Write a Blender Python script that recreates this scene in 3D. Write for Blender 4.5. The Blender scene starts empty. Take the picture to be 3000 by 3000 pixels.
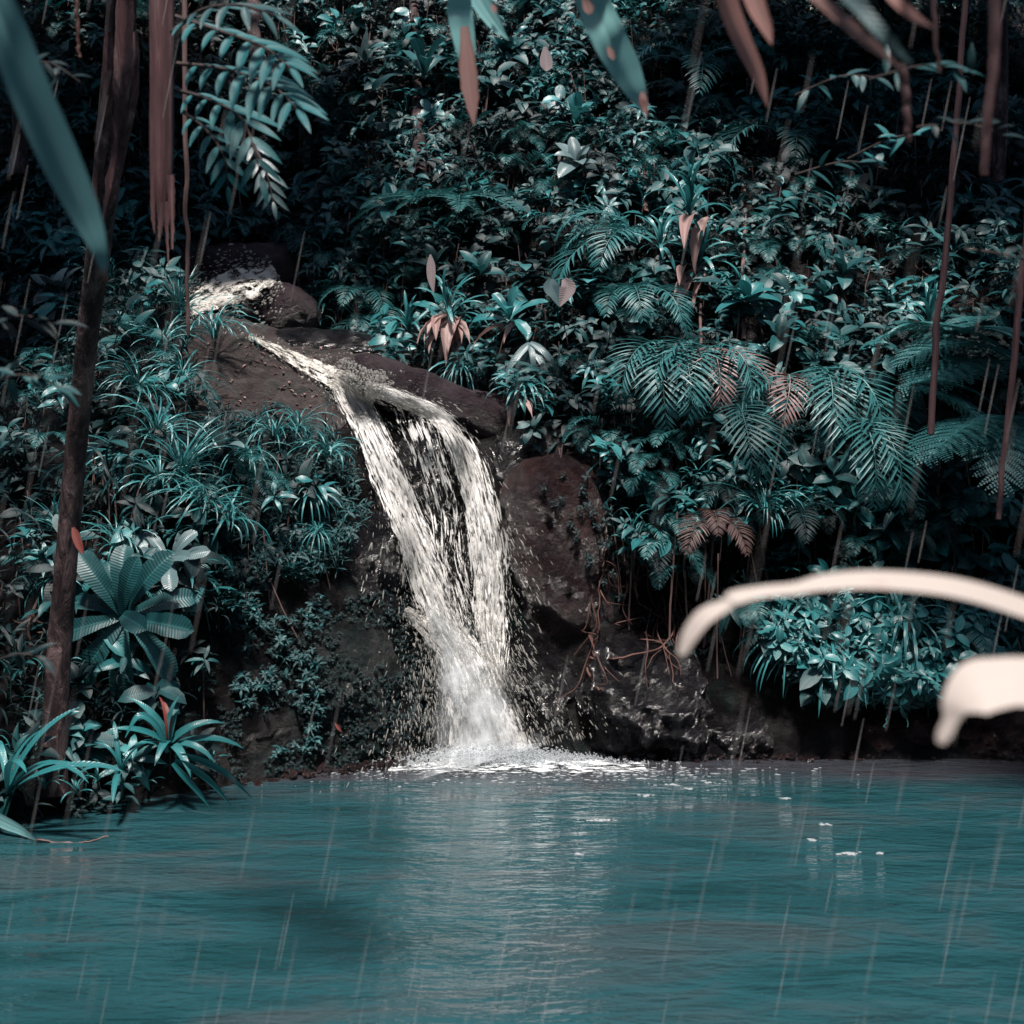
import bpy, math, random
import numpy as np
from mathutils import Vector, Matrix
R = math.radians
rng = np.random.default_rng(7)
random.seed(7)
SC = bpy.context.scene
COL = SC.collection

# ------------------------------------------------------------ camera, sky, sun, exposure
CAMZ = 2.4
F = 2*math.tan(R(45)/2)
cam = bpy.data.cameras.new('camera'); camo = bpy.data.objects.new('camera', cam); COL.objects.link(camo)
camo.location = (0, 0, CAMZ); camo.rotation_euler = (R(90), 0, 0)
cam.sensor_width = 36; cam.sensor_fit = 'HORIZONTAL'; cam.angle = R(45)
cam.clip_start = 0.05; cam.clip_end = 2000
cam.dof.use_dof = True; cam.dof.focus_distance = 12.6; cam.dof.aperture_fstop = 2.3
SC.camera = camo
SUN_EL, SUN_ROT = R(70), R(186)
w = bpy.data.worlds.new('World'); SC.world = w; w.use_nodes = True
nt = w.node_tree; bg = nt.nodes['Background']
sky = nt.nodes.new('ShaderNodeTexSky'); sky.sky_type = 'NISHITA'; sky.sun_disc = False
sky.sun_elevation = SUN_EL; sky.sun_rotation = SUN_ROT; sky.dust_density = 2.0; sky.air_density = 1.0
nt.links.new(sky.outputs[0], bg.inputs[0]); bg.inputs[1].default_value = 0.062
sl = bpy.data.lights.new('sun', 'SUN'); sl.energy = 4.0; sl.angle = R(7); sl.color = (1.0, 0.93, 0.88)
so = bpy.data.objects.new('sun', sl); COL.objects.link(so)
sd = Vector((math.sin(SUN_ROT)*math.cos(SUN_EL), math.cos(SUN_ROT)*math.cos(SUN_EL), math.sin(SUN_EL)))
so.rotation_euler = sd.to_track_quat('Z', 'Y').to_euler(); so.location = (0, 0, 30)
SC.view_settings.view_transform = 'Standard'; SC.view_settings.look = 'None'
SC.view_settings.exposure = 0.72; SC.view_settings.gamma = 1.0
SC.cycles.max_bounces = 6; SC.cycles.transparent_max_bounces = 24
SC.cycles.diffuse_bounces = 2; SC.cycles.glossy_bounces = 3

# ------------------------------------------------------------ noise
_P = rng.random((256, 256))
def vnoise(x, y):
    xi = np.floor(x).astype(int); yi = np.floor(y).astype(int)
    fx = x-xi; fy = y-yi; fx = fx*fx*(3-2*fx); fy = fy*fy*(3-2*fy)
    a = _P[xi % 256, yi % 256]; b = _P[(xi+1) % 256, yi % 256]
    c = _P[xi % 256, (yi+1) % 256]; d = _P[(xi+1) % 256, (yi+1) % 256]
    return (a*(1-fx)+b*fx)*(1-fy)+(c*(1-fx)+d*fx)*fy-0.5
def fbm(x, y, o=4, g=0.5):
    s = 0; a = 1
    for k in range(o):
        s = s+a*vnoise(x*2**k+17*k, y*2**k+31*k); a *= g
    return s
def noise3(p, f=1.0):
    return (vnoise(p[:, 0]*f+p[:, 2]*.7*f+5, p[:, 1]*f-p[:, 2]*.3*f+9)+vnoise(p[:, 2]*f+3, p[:, 0]*f*.8+p[:, 1]*f*.6+40))
def ss(a, b, x):
    t = np.clip((x-a)/(b-a), 0, 1); return t*t*(3-2*t)

# ------------------------------------------------------------ node helpers
def new_mat(name):
    m = bpy.data.materials.new(name); m.use_nodes = True
    m.node_tree.nodes.remove(m.node_tree.nodes['Principled BSDF'])
    return m
class NT:
    def __init__(s, m): s.t = m.node_tree; s.n = s.t.nodes; s.l = s.t.links; s.out = s.n['Material Output']
    def add(s, typ, **kw):
        n = s.n.new(typ)
        for k, v in kw.items(): setattr(n, k, v)
        return n
    def put(s, sock, v):
        if isinstance(v, bpy.types.NodeSocket): s.l.new(v, sock)
        elif v is not None:
            if hasattr(sock.default_value, '__len__') and not hasattr(v, '__len__'): v = (v,)*len(sock.default_value)
            if hasattr(sock.default_value, '__len__') and len(sock.default_value) == 4 and len(v) == 3: v = (*v, 1)
            sock.default_value = v
    def math(s, op, a, b=None, c=None, clamp=False):
        n = s.add('ShaderNodeMath', operation=op); n.use_clamp = clamp
        s.put(n.inputs[0], a)
        if b is not None: s.put(n.inputs[1], b)
        if c is not None: s.put(n.inputs[2], c)
        return n.outputs[0]
    def mix(s, f, a, b):
        n = s.add('ShaderNodeMix', data_type='RGBA'); s.put(n.inputs[0], f); s.put(n.inputs[6], a); s.put(n.inputs[7], b); return n.outputs[2]
    def step(s, v, a, b):
        n = s.add('ShaderNodeMapRange', interpolation_type='SMOOTHSTEP'); s.put(n.inputs[0], v); n.inputs[1].default_value = a; n.inputs[2].default_value = b; return n.outputs[0]
    def ramp(s, v, stops):
        n = s.add('ShaderNodeValToRGB'); e = n.color_ramp.elements
        while len(e) < len(stops): e.new(0.5)
        for k, (p, c) in enumerate(stops): e[k].position = p; e[k].color = (*c, 1)
        s.put(n.inputs[0], v); return n.outputs[0]
    def noise(s, vec, scale, detail=3, rough=.55, dist=0, out=0):
        n = s.add('ShaderNodeTexNoise'); n.inputs['Scale'].default_value = scale; n.inputs['Detail'].default_value = detail
        n.inputs['Roughness'].default_value = rough; n.inputs['Distortion'].default_value = dist
        if vec is not None: s.l.new(vec, n.inputs['Vector'])
        return n.outputs[out]
    def mapping(s, vec, scale=(1, 1, 1), rot=(0, 0, 0)):
        n = s.add('ShaderNodeMapping'); n.inputs['Scale'].default_value = scale; n.inputs['Rotation'].default_value = rot
        s.l.new(vec, n.inputs[0]); return n.outputs[0]
    def coord(s, k='Object'): return s.add('ShaderNodeTexCoord').outputs[k]
    def bump(s, h, strength, dist, nrm=None):
        n = s.add('ShaderNodeBump'); n.inputs['Strength'].default_value = strength; n.inputs['Distance'].default_value = dist
        s.put(n.inputs['Height'], h)
        if nrm is not None: s.l.new(nrm, n.inputs['Normal'])
        return n.outputs[0]
    def bsdf(s, base, rough=.5, spec=.5, normal=None, alpha=None, connect=True, **kw):
        n = s.add('ShaderNodeBsdfPrincipled'); s.put(n.inputs['Base Color'], base); s.put(n.inputs['Roughness'], rough)
        s.put(n.inputs['Specular IOR Level'], spec)
        if normal is not None: s.l.new(normal, n.inputs['Normal'])
        if alpha is not None: s.put(n.inputs['Alpha'], alpha)
        for k, v in kw.items(): s.put(n.inputs[k], v)
        if connect: s.l.new(n.outputs[0], s.out.inputs[0])
        return n.outputs[0]

def leaf_mat(name, dark, mid, pale, rough=.36, vein=.5, tip=None, lat=26, blotch=None, spec=.6, ribs=None, trans=.14):
    m = new_mat(name); t = NT(m)
    geo = t.add('ShaderNodeNewGeometry'); oi = t.add('ShaderNodeObjectInfo')
    uv = t.coord('UV'); sp = t.add('ShaderNodeSeparateXYZ'); t.l.new(uv, sp.inputs[0])
    r = t.math('FRACT', t.math('ADD', geo.outputs['Random Per Island'], t.math('MULTIPLY', oi.outputs['Random'], .37)))
    c = t.ramp(r, [(0, dark), (.45, mid), (.8, mid), (1, pale)])
    nz = t.noise(t.coord('Object'), 6, 4)
    c = t.mix(t.step(nz, .35, .75), c, mid)
    ac = t.math('ABSOLUTE', t.math('SUBTRACT', sp.outputs[1], .5))
    mid_line = t.math('SUBTRACT', 1, t.step(ac, .012, .05))
    ph = t.math('SUBTRACT', t.math('MULTIPLY', sp.outputs[0], lat*6.283), t.math('MULTIPLY', ac, 14))
    wv = t.math('SINE', ph)
    lv = t.math('MULTIPLY', t.step(wv, .75, 1), .35)
    c = t.mix(t.math('MULTIPLY', t.math('MAXIMUM', mid_line, lv), vein), c, pale)
    if tip is not None:
        tf = t.step(t.math('ADD', sp.outputs[0], t.math('MULTIPLY', t.math('SUBTRACT', nz, .5), .25)), .93, .99)
        c = t.mix(tf, c, tip)
    if blotch is not None:
        bz = t.noise(t.coord('Object'), 9, 2)
        c = t.mix(t.step(bz, .66, .72), c, blotch)
    nrm = t.bump(wv, .25 if ribs is None else ribs, .004)
    b = t.bsdf(c, rough, spec, nrm, connect=False)
    tr = t.add('ShaderNodeBsdfTranslucent'); t.put(tr.inputs[0], c)
    mx = t.add('ShaderNodeMixShader'); mx.inputs[0].default_value = trans
    t.l.new(b, mx.inputs[1]); t.l.new(tr.outputs[0], mx.inputs[2]); t.l.new(mx.outputs[0], t.out.inputs[0])
    return m
def rock_mat(name, a, b, c, moss=None, coat=0, rough=(.18, .6), scale=2.2, bump=.09, mossn=(.5, .62), spec=.5, drip=False):
    m = new_mat(name); t = NT(m); co = t.coord('Object')
    n1 = t.noise(co, scale, 8, .62); n2 = t.noise(co, scale*5, 6, .6)
    col = t.ramp(t.math('ADD', t.math('MULTIPLY', n1, .7), t.math('MULTIPLY', n2, .3)), [(.3, a), (.5, b), (.72, c)])
    if moss is not None:
        mf = t.step(t.noise(co, scale*.8, 5, .65), *mossn)
        col = t.mix(mf, col, t.mix(n2, moss, tuple(x*.5 for x in moss)))
    vo = t.add('ShaderNodeTexVoronoi'); vo.feature = 'F1'; vo.inputs['Scale'].default_value = scale*4.5
    t.l.new(t.mapping(co, (1, 1, 1)), vo.inputs['Vector'])
    h = t.math('ADD', t.math('ADD', t.math('MULTIPLY', n1, 1.2), t.math('MULTIPLY', t.noise(co, scale*7, 10, .8), 1.3)), t.math('MULTIPLY', vo.outputs[0], .5))
    h = t.math('ADD', h, t.math('MULTIPLY', t.noise(co, scale*17, 3, .6), .45))
    nrm = t.bump(h, 1.0, bump)
    rg = t.add('ShaderNodeMapRange'); t.put(rg.inputs[0], t.noise(co, scale*1.7, 4)); rg.inputs[1].default_value = .35; rg.inputs[2].default_value = .65
    rg.inputs[3].default_value = rough[0]; rg.inputs[4].default_value = rough[1]
    t.bsdf(col, rg.outputs[0], spec, nrm, **({'Coat Weight': coat, 'Coat Roughness': .12, 'Coat Normal': nrm} if coat else {}))
    return m
def bark_mat(name, a, b, c, scale=3, stretch=.12, bump=.02, rough=.7):
    m = new_mat(name); t = NT(m); co = t.coord('Object')
    mp = t.mapping(co, (scale*4, scale*4, scale*4*stretch))
    n = t.noise(mp, 1.0, 8, .65, .6); n2 = t.noise(t.mapping(co, (1, 1, .6)), 3, 5)
    col = t.ramp(t.math('ADD', t.math('MULTIPLY', n, .65), t.math('MULTIPLY', n2, .35)), [(.33, a), (.5, b), (.66, c)])
    t.bsdf(col, rough, .3, t.bump(n, 1, bump))
    return m

M = {}
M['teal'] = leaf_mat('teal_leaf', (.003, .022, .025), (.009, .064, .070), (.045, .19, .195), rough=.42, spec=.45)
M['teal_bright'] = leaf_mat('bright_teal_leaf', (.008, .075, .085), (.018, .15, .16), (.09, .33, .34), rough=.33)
M['teal_dark'] = leaf_mat('dark_teal_leaf', (.002, .009, .011), (.003, .018, .021), (.012, .055, .06), rough=.45, spec=.3)  # near black copy of teal, mostly for shade put into leaf colour
M['grass'] = leaf_mat('grass_blade', (.012, .09, .098), (.03, .19, .20), (.2, .44, .44), rough=.32, lat=0, vein=.3)
M['compound'] = leaf_mat('compound_leaflet', (.006, .085, .095), (.012, .14, .155), (.05, .24, .26), rough=.45, trans=.3, spec=.35)
M['fern'] = leaf_mat('fern_leaflet', (.012, .085, .092), (.028, .15, .155), (.12, .31, .31), rough=.4, lat=0, vein=.25)
M['pinkfern'] = leaf_mat('pink_fern_leaflet', (.10, .10, .10), (.30, .19, .18), (.42, .28, .26), rough=.4, lat=0, vein=.2)
M['dead'] = leaf_mat('withered_leaf', (.14, .07, .065), (.34, .21, .19), (.55, .42, .39), rough=.6, lat=0, vein=.3, trans=.25)
M['withered'] = leaf_mat('dry_brown_leaf', (.30, .17, .15), (.36, .20, .18), (.46, .30, .28), rough=.6, lat=0, vein=.2, blotch=(.20, .09, .08), trans=.3)
M['deadfern'] = leaf_mat('brown_fern', (.03, .014, .013), (.09, .05, .046), (.2, .13, .12), rough=.6, lat=0)
M['palepink'] = leaf_mat('pale_pink_leaf', (.26, .21, .21), (.34, .27, .27), (.45, .36, .36), rough=.45, lat=16)
M['red'] = leaf_mat('red_leaf', (.20, .035, .03), (.28, .06, .05), (.36, .12, .10), rough=.45)
M['rosy'] = leaf_mat('rosy_blade', (.44, .20, .17), (.50, .26, .23), (.5, .42, .40), trans=.35, rough=.5, lat=0)
M['grey_leaf'] = leaf_mat('grey_teal_leaf', (.05, .10, .11), (.10, .17, .18), (.2, .28, .28), rough=.35)
M['hanging'] = leaf_mat('hanging_blade', (.20, .50, .49), (.25, .56, .55), (.36, .64, .62), trans=.35, rough=.38, lat=0, vein=.35, tip=(.30, .10, .08))
M['bigblade'] = leaf_mat('large_blade', (.12, .32, .34), (.16, .38, .40), (.3, .54, .52), trans=.35, rough=.4, lat=0, vein=.35, tip=(.30, .12, .08))
M['paleblade'] = leaf_mat('glare_white_blade', (.60, .52, .47), (.64, .56, .51), (.74, .67, .62), trans=.3, rough=.5, ribs=0, spec=.2, blotch=(.60, .48, .43), lat=0, vein=.15)  # white holds the glare of strong light on a near leaf
M['stem'] = bark_mat('dark_stem', (.010, .010, .010), (.03, .022, .022), (.08, .05, .045))
M['palestem'] = bark_mat('pale_stem', (.05, .03, .028), (.13, .08, .075), (.24, .16, .145))
M['redroot'] = bark_mat('red_root', (.03, .013, .011), (.09, .042, .035), (.17, .09, .075))
M['bark'] = bark_mat('wine_bark', (.006, .005, .006), (.032, .018, .020), (.20, .13, .13), scale=3.2, stretch=.32, bump=.06)
M['wineroot'] = bark_mat('wine_root', (.012, .006, .008), (.045, .02, .024), (.10, .055, .058), scale=4, stretch=.06, bump=.02)
M['peel'] = bark_mat('peeling_pink_bark', (.022, .010, .012), (.11, .05, .054), (.32, .20, .19), scale=4, stretch=.05, bump=.03)
M['soil'] = rock_mat('wet_dark_earth', (.003, .003, .004), (.008, .006, .007), (.022, .017, .018), moss=(.005, .016, .016), bump=.10)
M['rockwet'] = rock_mat('wet_black_rock', (.006, .006, .008), (.018, .016, .019), (.06, .05, .055), rough=(.12, .34), scale=2.8, bump=.26, spec=1.0, coat=1.0)
M['rockdry'] = rock_mat('dry_brown_slab', (.025, .018, .019), (.08, .062, .06), (.16, .13, .12), moss=(.03, .042, .036), rough=(.45, .8), scale=2.2, bump=.09, mossn=(.52, .66))
M['rockred'] = rock_mat('red_brown_rock', (.010, .006, .008), (.035, .017, .019), (.11, .05, .045), rough=(.22, .5), scale=1.8, bump=.16, coat=.35)
M['rockplum'] = rock_mat('plum_rock', (.010, .006, .009), (.028, .016, .021), (.065, .04, .046), rough=(.25, .6), scale=1.6, bump=.06)
M['rockmoss'] = rock_mat('mossy_rock', (.006, .008, .009), (.018, .022, .023), (.05, .06, .058), moss=(.014, .036, .034), rough=(.3, .65), scale=3.4, bump=.32, coat=.7, mossn=(.42, .55))

# water of the pool
m = new_mat('pool_water'); t = NT(m); co = t.coord('Object')
warp = t.noise(co, .5, 2, out=1)
a1 = t.noise(t.mapping(co, (.8, 2.0, 1)), 1.7, 3, .55, .5)
a2 = t.noise(t.mapping(co, (.8, 1.9, 1), (0, 0, .12)), 7, 3, .5, .4)
a3 = t.noise(t.mapping(co, (.7, 1.8, 1), (0, 0, -.15)), 19, 2, .5)
h = t.math('ADD', t.math('ADD', t.math('MULTIPLY', a1, 1.0), t.math('MULTIPLY', a2, .34)), t.math('MULTIPLY', a3, .10))
nb = t.noise(t.mapping(co, (.5, 1.3, 1)), .9, 4, .6, .8)
wc = t.ramp(nb, [(.34, (.009, .046, .053)), (.5, (.016, .066, .078)), (.66, (.038, .064, .072))])
sy = t.add('ShaderNodeSeparateXYZ'); t.l.new(co, sy.inputs[0])
silt = t.math('MULTIPLY', t.step(t.math('ADD', sy.outputs[1], t.math('MULTIPLY', nb, 2.0)), 11.3, 12.6), .75)
wc = t.mix(silt, wc, (.045, .034, .042))
t.bsdf(wc, .04, .85, t.bump(h, 1, .066), IOR=1.33)
M['water'] = m

# white water
def white_water(name, su, sv, thr, soft, col=(.80, .78, .73), edge=.16, amax=1.0):
    m = new_mat(name); t = NT(m); uv = t.coord('UV'); sp = t.add('ShaderNodeSeparateXYZ'); t.l.new(uv, sp.inputs[0])
    n1 = t.noise(t.mapping(uv, (su, sv, 1)), 1.0, 5, .62, .5)
    n2 = t.noise(t.mapping(uv, (su*.35, sv*.25, 1)), 1.0, 3)
    e = t.math('ABSOLUTE', t.math('SUBTRACT', sp.outputs[0], .5))
    ef = t.math('MULTIPLY', t.step(e, .5-edge*1.6, .5), .40)
    v = t.math('SUBTRACT', t.math('ADD', t.math('MULTIPLY', n1, .75), t.math('MULTIPLY', n2, .35)), ef)
    al = t.math('MULTIPLY', t.step(v, thr-soft, thr+soft), amax)
    nrm = t.bump(n1, 1, .018)
    shade = t.mix(t.step(n1, .38, .6), tuple(x*.7 for x in col), col)
    t.bsdf(shade, .4, .4, nrm, al)
    return m
M['fall'] = white_water('falling_white_water', 17, 15, .497, .045, (.66, .65, .62))
M['fall_thin'] = white_water('thin_white_water', 24, 14, .585, .03, (.68, .67, .64))
M['stream'] = white_water('fast_runnel_water', 9, 24, .515, .05, (.60, .58, .53))
M['fan'] = white_water('spray_water', 30, 16, .535, .045, (.66, .69, .70), edge=.3)
M['mist'] = white_water('mist_water', 5, 5, .42, .26, (.72, .76, .78), edge=.4, amax=.55)
M['veil'] = white_water('soft_veil_water', 12, 7, .46, .2, (.60, .60, .58), edge=.4, amax=.4)
M['foam'] = white_water('churned_foam', 26, 9, .54, .05, (.80, .84, .85), edge=.3)
def drop_mat(name, c, tr_):
    m = new_mat(name); t = NT(m); b = t.bsdf(c, .3, .5, connect=False); tl = t.add('ShaderNodeBsdfTranslucent'); t.put(tl.inputs[0], c); tp = t.add('ShaderNodeBsdfTransparent')
    m1 = t.add('ShaderNodeMixShader'); m1.inputs[0].default_value = .5; t.l.new(b, m1.inputs[1]); t.l.new(tl.outputs[0], m1.inputs[2])
    m2 = t.add('ShaderNodeMixShader'); m2.inputs[0].default_value = tr_; t.l.new(m1.outputs[0], m2.inputs[1]); t.l.new(tp.outputs[0], m2.inputs[2]); t.l.new(m2.outputs[0], t.out.inputs[0]); return m
M['drops'] = drop_mat('water_drops', (.64, .63, .59), .45)
M['spray'] = drop_mat('white_spray', (.74, .78, .80), .3)
m = new_mat('rain_water'); t = NT(m)
b = t.bsdf((.75, .72, .72), .3, .5, connect=False); tr = t.add('ShaderNodeBsdfTransparent'); mx = t.add('ShaderNodeMixShader'); mx.inputs[0].default_value = .11
t.l.new(tr.outputs[0], mx.inputs[1]); t.l.new(b, mx.inputs[2]); t.l.new(mx.outputs[0], t.out.inputs[0]); M['rain'] = m

# ------------------------------------------------------------ mesh builder
class MB:
    def __init__(s): s.v = []; s.f = []; s.uv = []; s.n = 0
    def add(s, V, Fq, UV=None):
        V = np.asarray(V, float); s.v.append(V); s.f.append(np.asarray(Fq, int)+s.n)
        s.uv.append(np.zeros((len(V), 2)) if UV is None else np.asarray(UV, float)); s.n += len(V); return s
    def arr(s): return np.concatenate(s.v), np.concatenate(s.f), np.concatenate(s.uv)
    def inst(s, tpl, Rm, loc, sc=1.0):
        V, Fq, UV = tpl; return s.add((V*sc) @ np.asarray(Rm).T+np.asarray(loc), Fq, UV)
    def mesh(s, name, mat, smooth=True):
        V, Fq, UV = s.arr(); me = bpy.data.meshes.new(name)
        me.vertices.add(len(V)); me.vertices.foreach_set('co', V.ravel())
        me.loops.add(Fq.size); me.loops.foreach_set('vertex_index', Fq.ravel())
        me.polygons.add(len(Fq)); me.polygons.foreach_set('loop_start', np.arange(0, Fq.size, 4)); me.polygons.foreach_set('loop_total', np.full(len(Fq), 4))
        me.update(calc_edges=True)
        ul = me.uv_layers.new(name='UVMap'); ul.data.foreach_set('uv', UV[Fq.ravel()].ravel())
        me.polygons.foreach_set('use_smooth', np.full(len(Fq), smooth)); me.materials.append(mat); me.validate(); me.update()
        return me
    def build(s, name, mat, parent=None, smooth=True): return link(name, s.mesh(name, mat, smooth), parent)
def link(name, me, parent=None, mw=None):
    o = bpy.data.objects.new(name, me); COL.objects.link(o)
    if parent is not None: o.parent = parent
    if mw is not None: o.matrix_basis = mw
    return o
def tag(o, label, cat, group=None, kind=None):
    o['label'] = label; o['category'] = cat
    if group: o['group'] = group
    if kind: o['kind'] = kind
    return o
def empty(name, loc, label, cat, group=None, rz=0, tilt=0, sc=1.0, roll=0):
    o = bpy.data.objects.new(name, None); COL.objects.link(o); o.location = loc; o.empty_display_size = .1
    # tilt leans the plant's axis toward the open pool side (-Y), then spins it about its own axis
    o.rotation_euler = (Matrix.Rotation(roll, 4, 'Y') @ Matrix.Rotation(tilt, 4, 'X') @ Matrix.Rotation(rz, 4, 'Z')).to_euler(); o.scale = (sc,)*3
    return tag(o, label, cat, group)
def rot(az, el=0, rl=0):
    return np.array((Matrix.Rotation(az, 3, 'Z') @ Matrix.Rotation(-el, 3, 'Y') @ Matrix.Rotation(rl, 3, 'X')))

PR = {
 'lance': lambda s: np.sin(np.pi*np.clip(s, 0, 1)**.75)**.9,
 'oval': lambda s: np.sin(np.pi*np.clip(s, 0, 1)**.9)**.75,
 'obov': lambda s: (np.clip(s, 0, 1)**.75)*np.clip(1-np.clip(s, 0, 1)**7, 0, 1)**.6*1.05+.06,
 'strap': lambda s: np.clip(.55+s*2.2, 0, 1)*np.clip(1-s**3.2, 0, 1)+.0,
 'blade': lambda s: np.clip(.5+s*1.5, 0, 1)*np.clip(1-s**6, 0, 1)**.8,
 'heart': lambda s: np.clip(np.sin(np.pi*np.clip(s*.93+.07, 0, 1)**.55), 0, 1)**.8,
}
def leaf(L, W, prof='lance', n=5, m=2, e0=.2, droop=.6, p=1.3, fold=.25, ripple=0, nr=8, twist=0, wav=0):
    s = np.linspace(0, 1, n+1); ang = e0-droop*s**p
    dx = np.cos(ang); dz = np.sin(ang); ds = L/n
    cx = np.concatenate([[0], np.cumsum((dx[1:]+dx[:-1])/2*ds)]); cz = np.concatenate([[0], np.cumsum((dz[1:]+dz[:-1])/2*ds)])
    wd = W/2*PR[prof](s)
    if wav: wd = wd*(1+wav*np.sin(s*31+rng.random()*6))
    tt = np.linspace(-1, 1, m+1); V = np.zeros((n+1, m+1, 3)); UV = np.zeros((n+1, m+1, 2))
    for j, q in enumerate(tt):
        up = fold*abs(q)*wd+ripple*W*np.sin(s*nr*6.283+q*1.5)*abs(q)
        tw = twist*s
        V[:, j, 0] = cx-np.sin(ang)*up; V[:, j, 1] = q*wd*np.cos(tw); V[:, j, 2] = cz+np.cos(ang)*up+q*wd*np.sin(tw)
        UV[:, j, 0] = s; UV[:, j, 1] = (q+1)/2
    idx = np.arange((n+1)*(m+1)).reshape(n+1, m+1)
    Fq = np.stack([idx[:-1, :-1], idx[1:, :-1], idx[1:, 1:], idx[:-1, 1:]], -1).reshape(-1, 4)
    return V.reshape(-1, 3), Fq, UV.reshape(-1, 2)
def tube(pts, rad, k=6, uvs=1.0):
    P = np.asarray(pts, float); n = len(P); rad = np.broadcast_to(rad, (n,))
    T = np.gradient(P, axis=0); T /= np.linalg.norm(T, axis=1)[:, None]+1e-9
    ref = np.array([0, 0, 1.]) if abs(T[:, 2]).mean() < .8 else np.array([0, 1., 0])
    A = np.cross(T, ref); A /= np.linalg.norm(A, axis=1)[:, None]+1e-9; B = np.cross(T, A)
    th = np.arange(k+1)/k*2*np.pi
    V = P[:, None]+rad[:, None, None]*(np.cos(th)[None, :, None]*A[:, None]+np.sin(th)[None, :, None]*B[:, None])
    UV = np.stack(np.meshgrid(th/6.283, np.linspace(0, 1, n)), -1)
    idx = np.arange(n*(k+1)).reshape(n, k+1)
    Fq = np.stack([idx[:-1, :-1], idx[1:, :-1], idx[1:, 1:], idx[:-1, 1:]], -1).reshape(-1, 4)
    return V.reshape(-1, 3), Fq, UV.reshape(-1, 2)
def smooth_path(ctrl, n):
    C = np.asarray(ctrl, float); t = np.linspace(0, len(C)-1, n); out = []
    for x in t:
        i = min(int(x), len(C)-2); f = x-i; p0 = C[max(i-1, 0)]; p1 = C[i]; p2 = C[i+1]; p3 = C[min(i+2, len(C)-1)]
        out.append(.5*((2*p1)+(-p0+p2)*f+(2*p0-5*p1+4*p2-p3)*f*f+(-p0+3*p1-3*p2+p3)*f**3))
    return np.array(out)

# ------------------------------------------------------------ the hillside: Y as a function of X and Z
XC = np.array([-16, -6, -4.5, -3.2, -2.2, -1.2, -.4, .4, 1.2, 2.2, 4, 6, 16.])
ZC = np.array([-1.8, 0, .6, 1.5, 2.5, 3.4, 4.2, 5, 6, 8, 11, 17.])
YT = np.array([
 [5.5, 6.8, 7.8, 9.0, 10, 10.8, 11.4, 11.6, 11.6, 11.6, 11.6, 11.4, 9],
 [6.5, 8.1, 9.0, 10.2, 11.1, 11.65, 11.9, 12, 12, 12, 12, 11.9, 10],
 [7.5, 9.2, 9.9, 10.7, 11.2, 11.75, 12.1, 12.2, 12.25, 12.5, 12.6, 12.4, 10.6],
 [9, 10.8, 10.8, 11.2, 11.5, 12.1, 12.5, 12.5, 12.7, 13.2, 13.1, 12.8, 11],
 [10, 12.3, 12.0, 11.8, 12.3, 12.75, 13.0, 12.9, 13.0, 13.0, 13.0, 12.9, 11.5],
 [11, 13.8, 12.8, 12.5, 12.9, 13.4, 13.55, 13.5, 13.5, 13.4, 13.4, 13.4, 12],
 [12, 15.5, 13.8, 14.0, 14.4, 14.8, 14.8, 14.6, 14.4, 14.3, 14.2, 14.2, 13],
 [13, 16.5, 15.5, 16.2, 16.3, 15.9, 15.6, 15.3, 15.2, 15.1, 15.0, 15.0, 14],
 [14.5, 17.5, 18.3, 18.5, 17.5, 16.7, 16.4, 16.2, 16.1, 16.0, 16.0, 16.0, 15],
 [17, 19, 20.5, 20.5, 19, 18.2, 18, 18, 18, 18, 18, 18, 17],
 [20, 21, 22, 22, 21.5, 20.8, 20.6, 20.6, 20.6, 20.6, 20.6, 20.5, 20],
 [26, 26, 27, 27, 27, 26, 26, 26, 26, 26, 26, 26, 26.]])
DX = .06
GX = np.arange(-16, 16.001, DX); GZ = np.arange(-1.8, 17.001, DX)
tmp = np.stack([np.interp(GX, XC, YT[i]) for i in range(len(ZC))])
S = np.stack([np.interp(GZ, ZC, tmp[:, j]) for j in range(len(GX))], 1)
def blur(A, r):
    k = np.hanning(2*r+3)[1:-1]; k /= k.sum()
    A = np.apply_along_axis(lambda q: np.convolve(np.pad(q, r, 'edge'), k, 'valid'), 0, A)
    return np.apply_along_axis(lambda q: np.convolve(np.pad(q, r, 'edge'), k, 'valid'), 1, A)
S = blur(S, 6)
def Sget(X, Z, A=None):
    A = S if A is None else A
    x = np.clip((np.asarray(X)-GX[0])/DX, 0, len(GX)-1.001); z = np.clip((np.asarray(Z)-GZ[0])/DX, 0, len(GZ)-1.001)
    i = x.astype(int); j = z.astype(int); fx = x-i; fz = z-j
    return (A[j, i]*(1-fx)+A[j, i+1]*fx)*(1-fz)+(A[j+1, i]*(1-fx)+A[j+1, i+1]*fx)*fz
XX, ZZ = np.meshgrid(GX, GZ)
rough = .38*fbm(XX*.6, ZZ*.6, 3)+.34*fbm(XX*1.7+9, ZZ*2.1, 5, .55)
rough -= .25*np.abs(fbm(XX*1.1+40, ZZ*1.0+3, 4))
calm = np.exp(-((ZZ)/.25)**2)
fallz = np.exp(-((XX+1.2+.35*(ZZ-2.4))/1.5)**4)*ss(6.5, 5.5, ZZ)
SN = S+rough*(1-.7*calm)*(.55+.45*ss(1.0, 5, ZZ))*(1-.85*fallz)+.30*fallz+.75*np.exp(-((XX+2.75-.2*(ZZ-4))/1.25)**4)*ss(3.0, 3.5, ZZ)*ss(5.6, 4.9, ZZ)
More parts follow.
